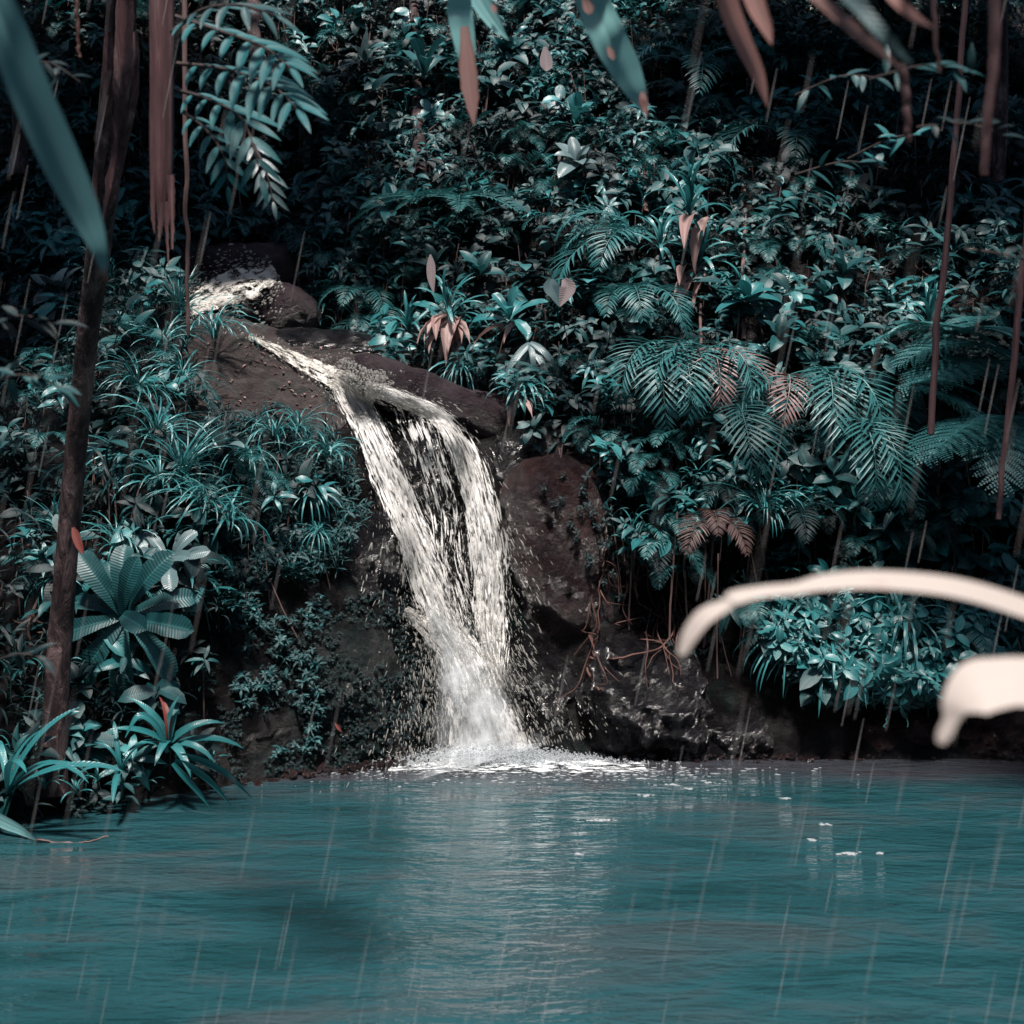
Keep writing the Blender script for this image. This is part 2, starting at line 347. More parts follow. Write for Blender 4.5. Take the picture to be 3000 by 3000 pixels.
def hit(px, py, A=None):
    """the point of the hillside seen at photo position (px, py) of a 1932 x 1932 view"""
    u = np.atleast_1d(np.asarray(px, float))/1932; v = np.atleast_1d(np.asarray(py, float))/1932
    Y = np.arange(7, 30, .03)[None]; X = (u[:, None]-.5)*F*Y; Z = CAMZ+(.5-v[:, None])*F*Y
    h_ = Y >= Sget(X, Z, A); i = np.where(h_.any(1), h_.argmax(1), Y.shape[1]-1); y = Y[0, i]
    return np.stack([(u-.5)*F*y, y, CAMZ+(.5-v)*F*y], 1)
def at(px, py, Y): return Vector(((px/1932-.5)*F*Y, Y, CAMZ+(.5-py/1932)*F*Y))
def on(px, py, off=0.0):
    p = hit(px, py, SN)[0]; return at(px, py, p[1]-off)
def pxl(n, Y): return n/1932*F*Y

b = MB(); V = np.stack([XX, SN, ZZ], -1)
back = V[-1:].copy(); back[..., 1] += 120; back[..., 2] += 14; V = np.concatenate([V, back])
idx = np.arange(V.shape[0]*V.shape[1]).reshape(V.shape[:2])
b.add(V.reshape(-1, 3), np.stack([idx[:-1, :-1], idx[:-1, 1:], idx[1:, 1:], idx[1:, :-1]], -1).reshape(-1, 4))
o = b.build('hillside', M['soil']); o['kind'] = 'structure'; o['label'] = 'steep dark wet hillside rising behind the pool'
def sheet(name, x0, x1, y0, y1, z, mat, label):
    b = MB(); b.add([(x0, y0, z), (x1, y0, z), (x1, y1, z), (x0, y1, z)], [(0, 1, 2, 3)], [(0, 0), (1, 0), (1, 1), (0, 1)])
    o = b.build(name, mat, smooth=False); o['kind'] = 'structure'; o['label'] = label; return o
sheet('ground', -500, 500, -500, 500, -1.9, M['soil'], 'dark ground around and below the pool')
sheet('water', -16, 16, 1.0, 16, 0, M['water'], 'milky teal pool rippled by the waterfall and rain')
# near bank under the camera
gx = np.linspace(-16, 16, 80); gy = np.linspace(-20, 3.2, 60); X2, Y2 = np.meshgrid(gx, gy)
Z2 = -.6+1.3*ss(3.1, 1.2, Y2)+.35*fbm(X2*.8, Y2*.8, 4)*ss(3.1, 1.5, Y2)
b = MB(); idx = np.arange(X2.size).reshape(X2.shape)
b.add(np.stack([X2, Y2, Z2], -1).reshape(-1, 3), np.stack([idx[:-1, :-1], idx[:-1, 1:], idx[1:, 1:], idx[1:, :-1]], -1).reshape(-1, 4))
o = b.build('near_bank', M['soil']); o['kind'] = 'structure'; o['label'] = 'dark earth bank on the viewer side of the pool'

# unseen wooded slopes beside and behind the viewer, added to block low sky light
th = np.linspace(math.pi*1.0-.15, math.pi*2.0+.15, 160); hh = np.linspace(0, 1, 60); TH, HH = np.meshgrid(th, hh)
rr = 15.5+3.5*HH+1.2*fbm(TH*5, HH*6, 4); X4 = rr*np.cos(TH); Y4 = 6+rr*np.sin(TH)*.85; Z4 = -1+13*HH+.8*fbm(TH*7+9, HH*5, 4)
b = MB(); idx = np.arange(X4.size).reshape(X4.shape)
b.add(np.stack([X4, Y4, Z4], -1).reshape(-1, 3), np.stack([idx[:-1, :-1], idx[1:, :-1], idx[1:, 1:], idx[:-1, 1:]], -1).reshape(-1, 4))
o = b.build('hillside_around', M['soil']); o['kind'] = 'structure'; o['label'] = 'unseen wooded slopes added around the pool to block low sky light'

# ------------------------------------------------------------ rocks
def rock(name, mat, px, py, Y, wx, wz, dy, label, group=None, seed=0, amp=.16, rx=0, ry=0, rz=0, n=64, f=1.3, box=3.0, cat='rock'):
    c = at(px, py, Y); a = np.linspace(-math.pi/2, math.pi/2, n//2); g = np.linspace(0, 2*math.pi, n+1)
    G, A = np.meshgrid(g, a); d = np.stack([np.cos(A)*np.cos(G), np.cos(A)*np.sin(G), np.sin(A)], -1).reshape(-1, 3)
    r = 1/(np.abs(d)**box).sum(1)**(1/box)
    q = d*r[:, None]; V = q*np.array([wx/2, dy/2, wz/2])
    s_ = np.cbrt(wx*dy*wz)
    dd = 0
    for k in range(7): dd = dd+noise3(V/s_*2.2*1.0+seed*3.1, f*2**k)*.58**k
    dd = dd-.7*np.abs(noise3(V/s_*2.2+seed*1.7+20, f*2.3))-.35*np.abs(noise3(V/s_*2.2+seed+50, f*5.1))
    V = V+d*(dd*amp*s_*.55)[:, None]
    Rm = np.array(Matrix.Rotation(rz, 3, 'Z') @ Matrix.Rotation(ry, 3, 'Y') @ Matrix.Rotation(rx, 3, 'X'))
    idx = np.arange(len(V)).reshape(G.shape); b = MB()
    b.add(V @ Rm.T, np.stack([idx[:-1, :-1], idx[:-1, 1:], idx[1:, 1:], idx[1:, :-1]], -1).reshape(-1, 4))
    o = b.build(name, M[mat]); o.location = c; return tag(o, label, cat, group)

rock('rock_slab', 'rockdry', 515, 762, 14.5, 3.0, .8, 3.6, 'broad dry brown rock slab with leaf litter left of the stream', amp=.09, rx=R(30), ry=R(13), n=130, seed=2, box=3.0)
rock('rock', 'rockdry', 455, 668, 15.3, 1.9, .6, 1.7, 'smooth brown hump at the top of the slab under a drooping grass tuft', amp=.08, rx=R(24), ry=R(16), seed=5, box=2.4)
rock('boulder', 'rockplum', 500, 600, 16.6, 1.55, .95, 1.4, 'rounded plum boulder below the upper cascade', amp=.10, seed=8, n=90, ry=R(4), cat='boulder', box=2.4)
rock('boulder', 'rockwet', 610, 665, 16.0, 1.9, .55, 1.4, 'low dark wet boulder beside the top of the runnel', amp=.1, seed=11, cat='boulder')
rock('rock_ledge', 'rockplum', 830, 765, 14.35, 2.3, .62, 1.6, 'dark sloping rock ledge above the right arm of the waterfall', amp=.09, ry=R(22), seed=13, n=90)
rock('rock_buttress', 'rockred', 1060, 1060, 13.25, 1.25, 2.35, 1.5, 'tall reddish brown rock buttress right of the waterfall', amp=.13, seed=17, n=120, ry=R(-9), box=2.8)
rock('rock', 'rockwet', 1010, 870, 13.7, 1.0, .9, 1.2, 'wet dark shoulder of rock at the lip right of the waterfall', amp=.14, seed=19, n=80)
rock('rock', 'rockwet', 815, 900, 13.45, .75, 1.1, .8, 'black wet rock showing between the two arms of the waterfall', amp=.16, seed=21, n=80)
rock('rock', 'rockmoss', 560, 1330, 12.35, 2.3, 2.1, 1.8, 'big mossy rock mass left of the waterfall foot', amp=.14, seed=23, n=150, rz=R(12), box=2.6)
rock('rock', 'rockwet', 690, 1120, 12.75, 1.0, 1.7, 1.0, 'dark rock wall left of the falling water', amp=.16, seed=29, n=110)
rock('rock', 'rockwet', 745, 1390, 12.15, .62, .75, .7, 'glistening rock at the left foot of the waterfall', amp=.22, seed=31, n=90)
rock('rock', 'rockwet', 1010, 1330, 12.75, 1.0, 1.2, .9, 'speckled wet rock behind the spray at the waterfall foot', amp=.2, seed=33, n=90)
rock('boulder', 'rockwet', 1215, 1320, 12.35, 1.35, 1.35, 1.1, 'glossy black boulder shining under the white blade tip', amp=.2, seed=37, n=130, cat='boulder')
rock('boulder', 'rockwet', 1350, 1390, 12.35, 1.2, .62, .9, 'long low shiny boulder at the waterline below the hanging ferns', amp=.2, seed=39, n=110, cat='boulder')
rock('boulder', 'rockwet', 1520, 1400, 12.5, 1.3, .5, .9, 'flat black boulder under the dark hollow of the right bank', amp=.2, seed=41, n=110, cat='boulder')
rock('boulder', 'rockred', 1700, 1385, 12.45, 1.2, .62, .9, 'brown wet boulder at the waterline under trailing tendrils', amp=.2, seed=43, n=110, cat='boulder')
rock('boulder', 'rockred', 1870, 1370, 12.4, 1.2, .85, .9, 'knobbly dark red boulder behind the broad white blade', amp=.22, seed=47, n=110, cat='boulder')
rock('rock', 'rockplum', 430, 520, 18.6, 3.0, .9, 1.6, 'dark flat rock above the upper cascade', amp=.1, seed=51, n=80)
# pebbles along the waterline
b = MB(); ico = None
def blob(n=8):
    a = np.linspace(-math.pi/2, math.pi/2, n//2+1); g = np.linspace(0, 2*math.pi, n+1); G, A = np.meshgrid(g, a)
    V = np.stack([np.cos(A)*np.cos(G), np.cos(A)*np.sin(G), np.sin(A)], -1).reshape(-1, 3); idx = np.arange(len(V)).reshape(G.shape)
    return V, np.stack([idx[:-1, :-1], idx[:-1, 1:], idx[1:, 1:], idx[1:, :-1]], -1).reshape(-1, 4), np.zeros((len(V), 2))
BL = blob(8); BS = blob(6)
for k in range(1300):
    x = rng.uniform(-2.6, 5.8)
    if fbm(np.array([x*1.3]), np.array([3.]), 3)[0] < rng.normal(0, .25): continue
    if -1.0 < x < .9 and rng.random() < .8: continue
    y = Sget(x, 0)+rng.normal(0, .09); s_ = .012+.05*rng.random()**3
    b.inst(BL, rot(rng.uniform(0, 6), rng.uniform(0, 1))*np.array([1, .75, .55]), (x, y, rng.uniform(-.01, .05)), s_)
o = b.build('pebbles', M['rockred']); tag(o, 'small wet pebbles along the far waterline', 'pebbles', kind='stuff')

from mathutils.bvhtree import BVHTree
def make_bvh():
    vs = []; fs = []; n = 0
    for o in SC.objects:
        if o.type == 'MESH' and (o.name.split('.')[0] in ('hillside', 'rock', 'boulder', 'rock_slab', 'rock_ledge', 'rock_buttress', 'water')):
            V = np.empty(len(o.data.vertices)*3); o.data.vertices.foreach_get('co', V); V = V.reshape(-1, 3)+np.array(o.location)
            Q = np.empty(len(o.data.loops), int); o.data.loops.foreach_get('vertex_index', Q)
            tot = np.empty(len(o.data.polygons), int); o.data.polygons.foreach_get('loop_total', tot); st = np.empty(len(tot), int); o.data.polygons.foreach_get('loop_start', st)
            fs += [[int(z)+n for z in Q[a:a+c]] for a, c in zip(st, tot)]; vs.append(V); n += len(V)
    return BVHTree.FromPolygons(np.concatenate(vs).tolist(), fs)
BVH = make_bvh(); ORG = Vector((0, 0, CAMZ))
def depth(px, py, default=20.0):
    d = Vector(((px/1932-.5)*F, 1, (.5-py/1932)*F)); loc, nr, i, dist = BVH.ray_cast(ORG, d.normalized())
    return loc.y if loc is not None else default
def on(px, py, off=0.0): return at(px, py, depth(px, py)-off)

# ------------------------------------------------------------ the waterfall
RIB = []
def ribbon(ctrl, cols=26, rows=150, off=.10, bulge=.05, seed=0, under=0.0):
    C = smooth_path(ctrl, rows); V = np.zeros((rows, cols, 3)); UV = np.zeros((rows, cols, 2)); u = np.linspace(0, 1, cols)
    T = np.gradient(C[:, :2], axis=0); T /= np.linalg.norm(T, axis=1)[:, None]; N = np.stack([-T[:, 1], T[:, 0]], 1)
    N[N[:, 0] < 0] *= -1
    L = np.concatenate([[0], np.cumsum(np.linalg.norm(np.diff(C[:, :2], axis=0), axis=1))])
    PX = np.zeros((rows, cols)); PY = np.zeros((rows, cols))
    for j in range(cols):
        q = u[j]-.5; wob = 1+.10*fbm(L/60+seed, np.full(rows, j*.15+seed), 2)
        px = C[:, 0]+N[:, 0]*C[:, 2]*q*wob; py = C[:, 1]+N[:, 1]*C[:, 2]*q*wob
        PX[:, j] = px; PY[:, j] = py; UV[:, j, 0] = u[j]; UV[:, j, 1] = L/500
    D = np.array([[depth(PX[i, j], PY[i, j]) for j in range(cols)] for i in range(rows)])
    Ds = blur(D, 5); Ds = blur(np.minimum(D, Ds), 3)
    D = np.minimum(D-.02, Ds-off)-bulge*np.cos((u-.5)*math.pi)[None]-under+.07*fbm(PX/22+seed, PY/60+seed*2, 4)
    RIB.append((PX[::3, ::3].ravel(), PY[::3, ::3].ravel(), D[::3, ::3].ravel()))
    V[..., 0] = (PX/1932-.5)*F*D; V[..., 1] = D; V[..., 2] = CAMZ+(.5-PY/1932)*F*D
    idx = np.arange(rows*cols).reshape(rows, cols)
    return V.reshape(-1, 3), np.stack([idx[:-1, :-1], idx[1:, :-1], idx[1:, 1:], idx[:-1, 1:]], -1).reshape(-1, 4), UV.reshape(-1, 2)
# px, py, width, distance
LEFT = [(632, 722, 12, 14.2), (652, 742, 58, 14.05), (690, 800, 78, 13.6), (735, 900, 88, 13.15), (775, 1000, 92, 12.95), (805, 1090, 95, 12.8), (835, 1170, 90, 12.65), (880, 1250, 110, 12.45), (905, 1340, 165, 12.25), (925, 1425, 220, 12.05)]
RIGHT = [(690, 728, 14, 14.2), (715, 738, 40, 14.1), (770, 760, 42, 13.95), (835, 795, 52, 13.7), (880, 870, 76, 13.3), (905, 960, 88, 13.05), (920, 1060, 96, 12.9), (925, 1150, 88, 12.75), (930, 1225, 70, 12.6), (935, 1275, 40, 12.5), (938, 1310, 8, 12.4)]
RUN = [(470, 634, 7, 15.7), (490, 644, 15, 15.5), (540, 668, 34, 15.2), (600, 700, 56, 14.7), (660, 725, 70, 14.3), (705, 760, 70, 13.95)]
KICK = [(765, 1150, 6, 12.7), (782, 1165, 34, 12.65), (820, 1195, 70, 12.5), (880, 1250, 90, 12.35), (930, 1310, 110, 12.2)]
wf = empty('waterfall', at(900, 1430, 12.1), 'white waterfall splitting into two arms down the dark rock', 'waterfall')
def wpart(name, tpls, mat):
    b = MB()
    for t_ in tpls: b.add(*t_)
    o = b.build(name, M[mat]); o.parent = wf; o.matrix_parent_inverse = Matrix.Translation(wf.location).inverted(); return o
wpart('left_stream', [ribbon(LEFT, seed=1)], 'fall')
wpart('left_stream_veil', [ribbon([(a, b_, c*1.35, d) for a, b_, c, d in LEFT], seed=4, under=.08)], 'fall_thin')
wpart('right_stream', [ribbon(RIGHT, seed=7)], 'fall')
wpart('right_stream_veil', [ribbon([(a+4, b_, c*1.35, d) for a, b_, c, d in RIGHT], seed=9, under=.08)], 'fall_thin')
wpart('runnel', [ribbon(RUN, seed=12, rows=90)], 'stream')
wpart('churned_kick', [ribbon(KICK, seed=15, rows=60)], 'fall')
MIDV = [(770, 760, 110, 14.0), (800, 840, 110, 13.5), (835, 950, 100, 13.15), (850, 1060, 90, 12.95), (880, 1180, 90, 12.75)]
wpart('middle_veil', [ribbon(MIDV, seed=22)], 'fall_thin')
FAN = [(815, 1150, 10, 12.7), (835, 1185, 70, 12.6), (860, 1260, 170, 12.4), (890, 1340, 240, 12.25), (905, 1425, 290, 12.1)]
wpart('spray_fan', [ribbon(FAN, seed=25, rows=90)], 'fan')
MIST = [(800, 1140, 10, 12.6), (830, 1180, 90, 12.5), (860, 1260, 190, 12.3), (890, 1340, 260, 12.15), (905, 1400, 340, 12.0), (915, 1436, 420, 11.85)]
wpart('base_mist', [ribbon(MIST, seed=41, rows=90, off=.3)], 'mist')
wpart('base_mist_front', [ribbon([(a+10, b_, c*.7, d) for a, b_, c, d in MIST[2:]], seed=44, rows=70, off=.45)], 'mist')
wpart('left_veil', [ribbon([(a, b_, c*1.1, d) for a, b_, c, d in LEFT], seed=46, off=.16)], 'veil')
wpart('right_veil', [ribbon([(a, b_, c*1.1, d) for a, b_, c, d in RIGHT], seed=48, off=.16)], 'veil')
# drops thrown from the streams
def drops(ctrls, n, spread, smin, smax, elong, bias=1.0, down=None, mat='drops', name='drops', front=.25):
    b = MB()
    for ctrl in ctrls:
        C = smooth_path(ctrl, 200)
        T = np.gradient(C[:, :2], axis=0)
        for k in range(n):
            i = int(199*rng.random()**bias); q = rng.normal(0, .42)*spread; cx, cy, wdt, dep = C[i]
            tx, ty = T[i]/np.linalg.norm(T[i]); px = cx+ty*wdt*q; py = cy-tx*wdt*q
            Y = min(depth(px, py), dep+.3)-.05-rng.random()*front; p = at(px, py, Y)
            q2 = q*.5; d = np.array([tx+q2+rng.normal(0, .12), -.25, -ty]); d /= np.linalg.norm(d)
            az = math.atan2(d[1], d[0]); el = math.asin(d[2]); s_ = rng.uniform(smin, smax)**1.0*(.6+rng.random()**3)
            b.inst(BS, rot(az, el)*np.array([rng.uniform(1, elong), 1, 1]), p, s_)
    return b
bm = drops([LEFT, RIGHT], 1500, .95, .0025, .006, 9); bm.f and None
for extra in (drops([LEFT[4:], RIGHT[5:]], 900, 1.3, .003, .007, 8), drops([FAN], 3600, .75, .0025, .0065, 8, bias=.6), drops([KICK], 900, .8, .004, .009, 3), drops([RUN], 700, .8, .004, .010, 2)):
    bm.add(*extra.arr())
o = bm.build('drops', M['drops'], wf); o.matrix_parent_inverse = Matrix.Translation(wf.location).inverted(); o['kind'] = 'stuff'
# splash crest at the top of the fall
b = MB()
for k in range(650):
    a = rng.random(); px = 620+a*110+rng.normal(0, 10); top = 700-26*math.exp(-((px-655)/28)**2); py = top+abs(rng.normal(0, 24)); p = on(px, py, rng.uniform(.05, .3))
    b.inst(BS, rot(rng.uniform(0, 6), rng.uniform(-1, 1))*np.array([rng.uniform(1, 2.5), 1, 1]), p, rng.uniform(.003, .011))
o = b.build('splash_crest', M['drops'], wf); o['kind'] = 'stuff'; o.matrix_parent_inverse = Matrix.Translation(wf.location).inverted()
# splash and foam where it lands
b = MB()
for k in range(9000):
    r = rng.normal(0, 1); x = -.28+(r*.42 if rng.random() < .55 else rng.normal(.35, .5)); hgt = abs(rng.normal(0, .075))*math.exp(-((x+.25)/.9)**2)
    y = 11.85+rng.normal(0, .16)-hgt*.3
    b.inst(BS, rot(rng.uniform(0, 6), rng.uniform(-.4, .9))*np.array([rng.uniform(1, 2.4), 1, 1]), (x, y, hgt+.004), rng.uniform(.003, .009))
o = b.build('splash', M['spray'], wf); o.matrix_parent_inverse = Matrix.Translation(wf.location).inverted(); o['kind'] = 'stuff'
b = MB(); n1, n2 = 120, 24; gx, gy = np.meshgrid(np.linspace(-1.15, 1.25, n1), np.linspace(11.1, 12.2, n2))
env = np.exp(-((gx-.05)/.85)**4)*np.exp(-((gy-11.8)/.34)**2)
gz = .006+(.05+.05*fbm(gx*9, gy*9, 4))*env*.9
idx = np.arange(gx.size).reshape(gx.shape)
b.add(np.stack([gx, gy, gz], -1).reshape(-1, 3), np.stack([idx[:-1, :-1], idx[:-1, 1:], idx[1:, 1:], idx[1:, :-1]], -1).reshape(-1, 4), np.stack([(gy-11.1)/1.1*.8+.15, gx*.6], -1).reshape(-1, 2))
o = b.build('foam', M['foam'], wf); o.matrix_parent_inverse = Matrix.Translation(wf.location).inverted()
# loose foam flecks on the pool, plus white specks standing for sky glints
b = MB()
for k in range(650):
    x = rng.normal(.2, 1.0); y = 11.6-abs(rng.normal(0, .35))**1.2
    b.inst(BS, rot(rng.uniform(-.3, .3))*np.array([rng.uniform(1, 3), 1, .35]), (x, y, .004), rng.uniform(.004, .014))
for (px, py, w_) in ((1130, 1549, 46), (1220, 1502, 20), (1270, 1482, 22), (1300, 1489, 14), (1210, 1470, 18), (1480, 1507, 14), (1600, 1612, 34), (1660, 1611, 12), (1555, 1556, 14), (1090, 1613, 12), (1340, 1478, 16), (1530, 1585, 14)):  # white specks modelled where the waves glint with sky
    Y = CAMZ/((py/1932-.5)*F); c = at(px, py, Y)
    for k in range(int(w_*1.1)):
        b.inst(BS, rot(rng.uniform(-.2, .2))*np.array([2.2, 1, .5]), (c.x+rng.normal(0, pxl(w_, Y)*.3), c.y+rng.normal(0, .02), .005), rng.uniform(.004, .009))
o = b.build('foam_and_glints', M['spray']); tag(o, 'loose foam flecks and white specks standing for sky glints on the pool', 'foam', kind='stuff')
# upper cascade
UC = [(520, 512, 30, 18.0), (485, 530, 66, 17.8), (430, 545, 80, 17.6), (385, 565, 60, 17.3), (345, 590, 34, 17.0)]
UC = [(a, b_, c*1.25, d) for a, b_, c, d in UC]
uc = empty('cascade', at(430, 560, 17.6), 'small broken upper cascade left of the plum boulder', 'cascade')
b = MB(); b.add(*ribbon(UC, seed=31, rows=80)); b.add(*ribbon(UC, seed=35, rows=80, off=.2)); o = b.build('stream', M['stream'], uc); o.matrix_parent_inverse = Matrix.Translation(uc.location).inverted()
b = drops([UC], 1300, .9, .005, .013, 3, front=.3); o = b.build('drops', M['drops'], uc); o.matrix_parent_inverse = Matrix.Translation(uc.location).inverted(); o['kind'] = 'stuff'
#PLANTS

# ------------------------------------------------------------ plant parts (unit-size templates)
def frond_tpl(n=26, e0=.5, droop=1.7, plen=.34, pw=.024, fwd=1.05, pdroop=.7, seed=0, two=False):
    b = MB(); s = np.linspace(0, 1, 40); ang = e0-droop*s**1.1
    cx = np.cumsum(np.cos(ang))/40; cz = np.cumsum(np.sin(ang))/40
    b.add(*tube(np.stack([cx, 0*cx, cz], 1), np.linspace(.008, .002, 40), 4))
    for k in range(n):
        q = .16+.84*k/(n-1)**1.0; i = int(q*39); a = ang[i]
        L = plen*(math.sin(math.pi*(.16+.80*q)**.85)**.8+.06)*rng.uniform(.9, 1.06)
        for sd_ in (-1, 1):
            if rng.random() < .03: continue
            az = sd_*(fwd-.35*q+rng.normal(0, .05))
            Rm = rot(0, a) @ rot(az, .15)
            if not two: b.inst(leaf(L, pw, 'lance', 3, 2, .1, pdroop+rng.normal(0, .1), fold=.3), Rm, (cx[i], 0, cz[i]))
            else:
                m_ = max(3, int(L/.017)); c2 = np.linspace(.05, 1, m_)
                for c in c2:
                    for s2 in (-1, 1):
                        Lp = L*.24*(1-c)**.7+.006
                        b.inst(leaf(Lp, .017, 'oval', 2, 2, 0, .2, fold=.2), Rm @ rot(s2*1.15, 0), np.array([cx[i], 0, cz[i]])+Rm @ np.array([c*L, 0, -.25*c*c*L]))
    return b.arr()
def tuft_tpl(n=40, Lr=(.6, 1.15), W=.03, er=(.7, 1.5), dr=(1.4, 2.7), azr=math.pi, seg=7):
    b = MB()
    for k in range(n):
        b.inst(leaf(rng.uniform(*Lr), W*rng.uniform(.7, 1.2), 'blade', seg, 2, rng.uniform(*er), rng.uniform(*dr), p=1.2, fold=.35, twist=rng.normal(0, .3)), rot(rng.uniform(-azr, azr)), (rng.normal(0, .02), rng.normal(0, .02), 0))
    return b.arr()
def sprig_tpl(kind=0):
    b = MB(); n = rng.integers(6, 10); H = .9
    b.add(*tube([(0, 0, -.5), (0.03, 0, 0), (0, .02, H*.5), (0, 0, H)], .018, 3))
    for k in range(n):
        h = H*(1-.12*(n-k)) if kind != 2 else H-.04*k; az = k*2.4+rng.normal(0, .3)
        L = rng.uniform(.55, 1.0)
        if kind == 0: t_ = leaf(L, L*.34, 'lance', 4, 2, rng.uniform(0, .6), rng.uniform(.5, 1.3), fold=.2)
        elif kind == 1: t_ = leaf(L, L*.48, 'oval', 4, 2, rng.uniform(-.1, .7), rng.uniform(.4, 1.2), fold=.15)
        elif kind == 2: t_ = leaf(L, L*.24, 'lance', 4, 2, rng.uniform(-.1, .5), rng.uniform(.5, 1.3), fold=.25)
        else: t_ = leaf(L*1.3, L*.10, 'blade', 5, 2, rng.uniform(.2, 1.2), rng.uniform(1., 2.2), fold=.3)
        b.inst(t_, rot(az), (0, 0, h))
    return b.arr()
def mesh_of(tpl, name, mat): b = MB(); b.add(*tpl); return b.mesh(name, M[mat])
LV = {
 'strap': [leaf(1, .085, 'blade', 9, 2, e, d, fold=.3) for e, d in ((.9, 1.2), (1.0, 1.8), (.8, 2.1), (1.1, 1.0))],
 'wide_strap': [leaf(1, .15, 'strap', 9, 2, e, d, fold=.3) for e, d in ((.9, 1.2), (1.0, 1.7), (.8, 1.9), (1.1, 1.0))],
 'broad': [leaf(1, .36, 'obov', 14, 6, e, d, fold=.22, ripple=.018, nr=11, wav=.04) for e, d in ((.6, .9), (.7, 1.2), (.5, 1.3), (.8, .8))],
 'oval': [leaf(1, .44, 'oval', 9, 4, e, d, fold=.22, ripple=.008, nr=7) for e, d in ((.5, .8), (.6, 1.1), (.4, 1.2), (.7, .7))],
 'leaflet': [leaf(1, .22, 'lance', 8, 4, e, d, p=1.0, fold=.2) for e, d in ((.2, .4), (.3, .6), (.1, .3), (.2, .5))],
 'heart': [leaf(1, .85, 'heart', 10, 4, .3, .6, fold=.35, ripple=.006)],
 'lance': [leaf(1, .26, 'lance', 8, 4, e, d, fold=.25) for e, d in ((.4, .8), (.5, 1.1), (.3, 1.2), (.6, .6))],
 'dead': [leaf(1, .2, 'lance', 10, 4, -.6, .95, fold=.6, ripple=.05, nr=4, twist=t) for t in (.8, -1.0, .3)],
}
FR = {'fern': [frond_tpl(26, e, d, seed=i) for i, (e, d) in enumerate(((.7, 2.0), (.5, 1.7), (.9, 2.4)))],
      'wide': [frond_tpl(20, e, d, plen=.32, pw=.023, fwd=.95, pdroop=.5) for e, d in ((.35, 2.15), (.2, 2.0), (.5, 2.3))],
      'lacy': [frond_tpl(22, e, d, plen=.34, fwd=1.2, two=True) for e, d in ((.5, 1.2), (.4, .8))],
      'flat': [frond_tpl(28, .25, .8, plen=.3, pw=.026, pdroop=.3)]}
_mc = {}
def mcache(kind, i, mat, fam='leaf'):
    k = (kind, i, mat)
    if k not in _mc: _mc[k] = mesh_of((LV if fam == 'leaf' else FR)[kind][i], fam, mat)
    return _mc[k]
def anchor_stem(root, base, px, py, r=.012, mat='stem', reach=70):
    e = on(px+rng.uniform(-6, 6), py+reach*.3, -.12)
    if (e-base).length > 1.6: e = base+(e-base).normalized()*1.6
    mid = (base+e)/2+Vector((0, .05, .05)); b = MB(); b.add(*tube(smooth_path([base, mid, e], 8), np.linspace(r*.8, r, 8), 6))
    o = b.build('stem', M[mat], root); o.matrix_parent_inverse = root.matrix_basis.inverted(); return o
def rosette(name, px, py, size, n, kind, mat, label, cat='plant', off=.25, tilt=.6, er=(-.2, .9), dead=0, group=None, rz=None, mats=None, stem=True, azs=None, roll=0, spread=1.0):
    base = on(px, py, off+.12); L = pxl(size, base.y)*1.25
    root = empty(name, base, label, cat, group, rz=0, tilt=tilt, roll=roll); nv = len(LV[kind]); a0 = rng.uniform(0, 6)
    for k in range(n):
        az = azs[k] if azs else a0+k*2.4+rng.normal(0, .15); q = k/max(1, n-1); el = er[0]+(er[1]-er[0])*q+rng.normal(0, .08)
        sc = L*(rng.uniform(.82, 1.08))*(1-.25*q)
        mt = mats[k] if mats and mats[k] else mat
        m_ = Matrix.Translation((0, 0, .01*k*L)) @ Matrix(rot(az, el, rng.normal(0, .15))).to_4x4() @ Matrix.Scale(sc, 4)
        link('leaf', mcache(kind, k % nv, mt), root, m_)
    for k in range(dead):
        az = -math.pi/2+rng.uniform(-1.3, 1.3)
        m_ = Matrix.Rotation(-tilt, 4, 'X') @ Matrix.Translation((rng.normal(0, .12*L), -.12*L, rng.normal(0, .05*L))) @ Matrix(rot(az, rng.uniform(-.3, .5))).to_4x4() @ Matrix.Scale(L*rng.uniform(.7, 1.15), 4)
        link('withered_leaf', mcache('dead', k % 3, 'dead'), root, m_)
    if stem: anchor_stem(root, base, px, py)
    return root
def fern(px, py, size, az, label, kind='fern', mat='fern', off=.4, mats=None, tilt=.2, cat='fern', group=None, els=None, name='fern', scs=None):
    base = on(px, py, off+.15); L = pxl(size, base.y)*1.42; root = empty(name, base, label, cat, group, tilt=tilt)
    for k, a in enumerate(az):
        el = (els[k] if els else rng.normal(0, .12)); mt = mats[k] if mats and mats[k] else mat
        m_ = Matrix(rot(R(a), el, rng.normal(0, .1))).to_4x4() @ Matrix.Scale(L*(scs[k] if scs else rng.uniform(.85, 1.1)), 4)
        link('frond', mcache(kind, k % len(FR[kind]), mt, 'frond'), root, m_)
    anchor_stem(root, base, px, py, .02); return root
TUFT = [tuft_tpl(46), tuft_tpl(60, W=.022), tuft_tpl(34, W=.04, dr=(1.4, 2.9)), tuft_tpl(50, er=(.9, 1.6), dr=(.6, 1.6), W=.025), tuft_tpl(44, er=(-.2, .7), dr=(1.2, 2.0), W=.03)]
_tm = {}
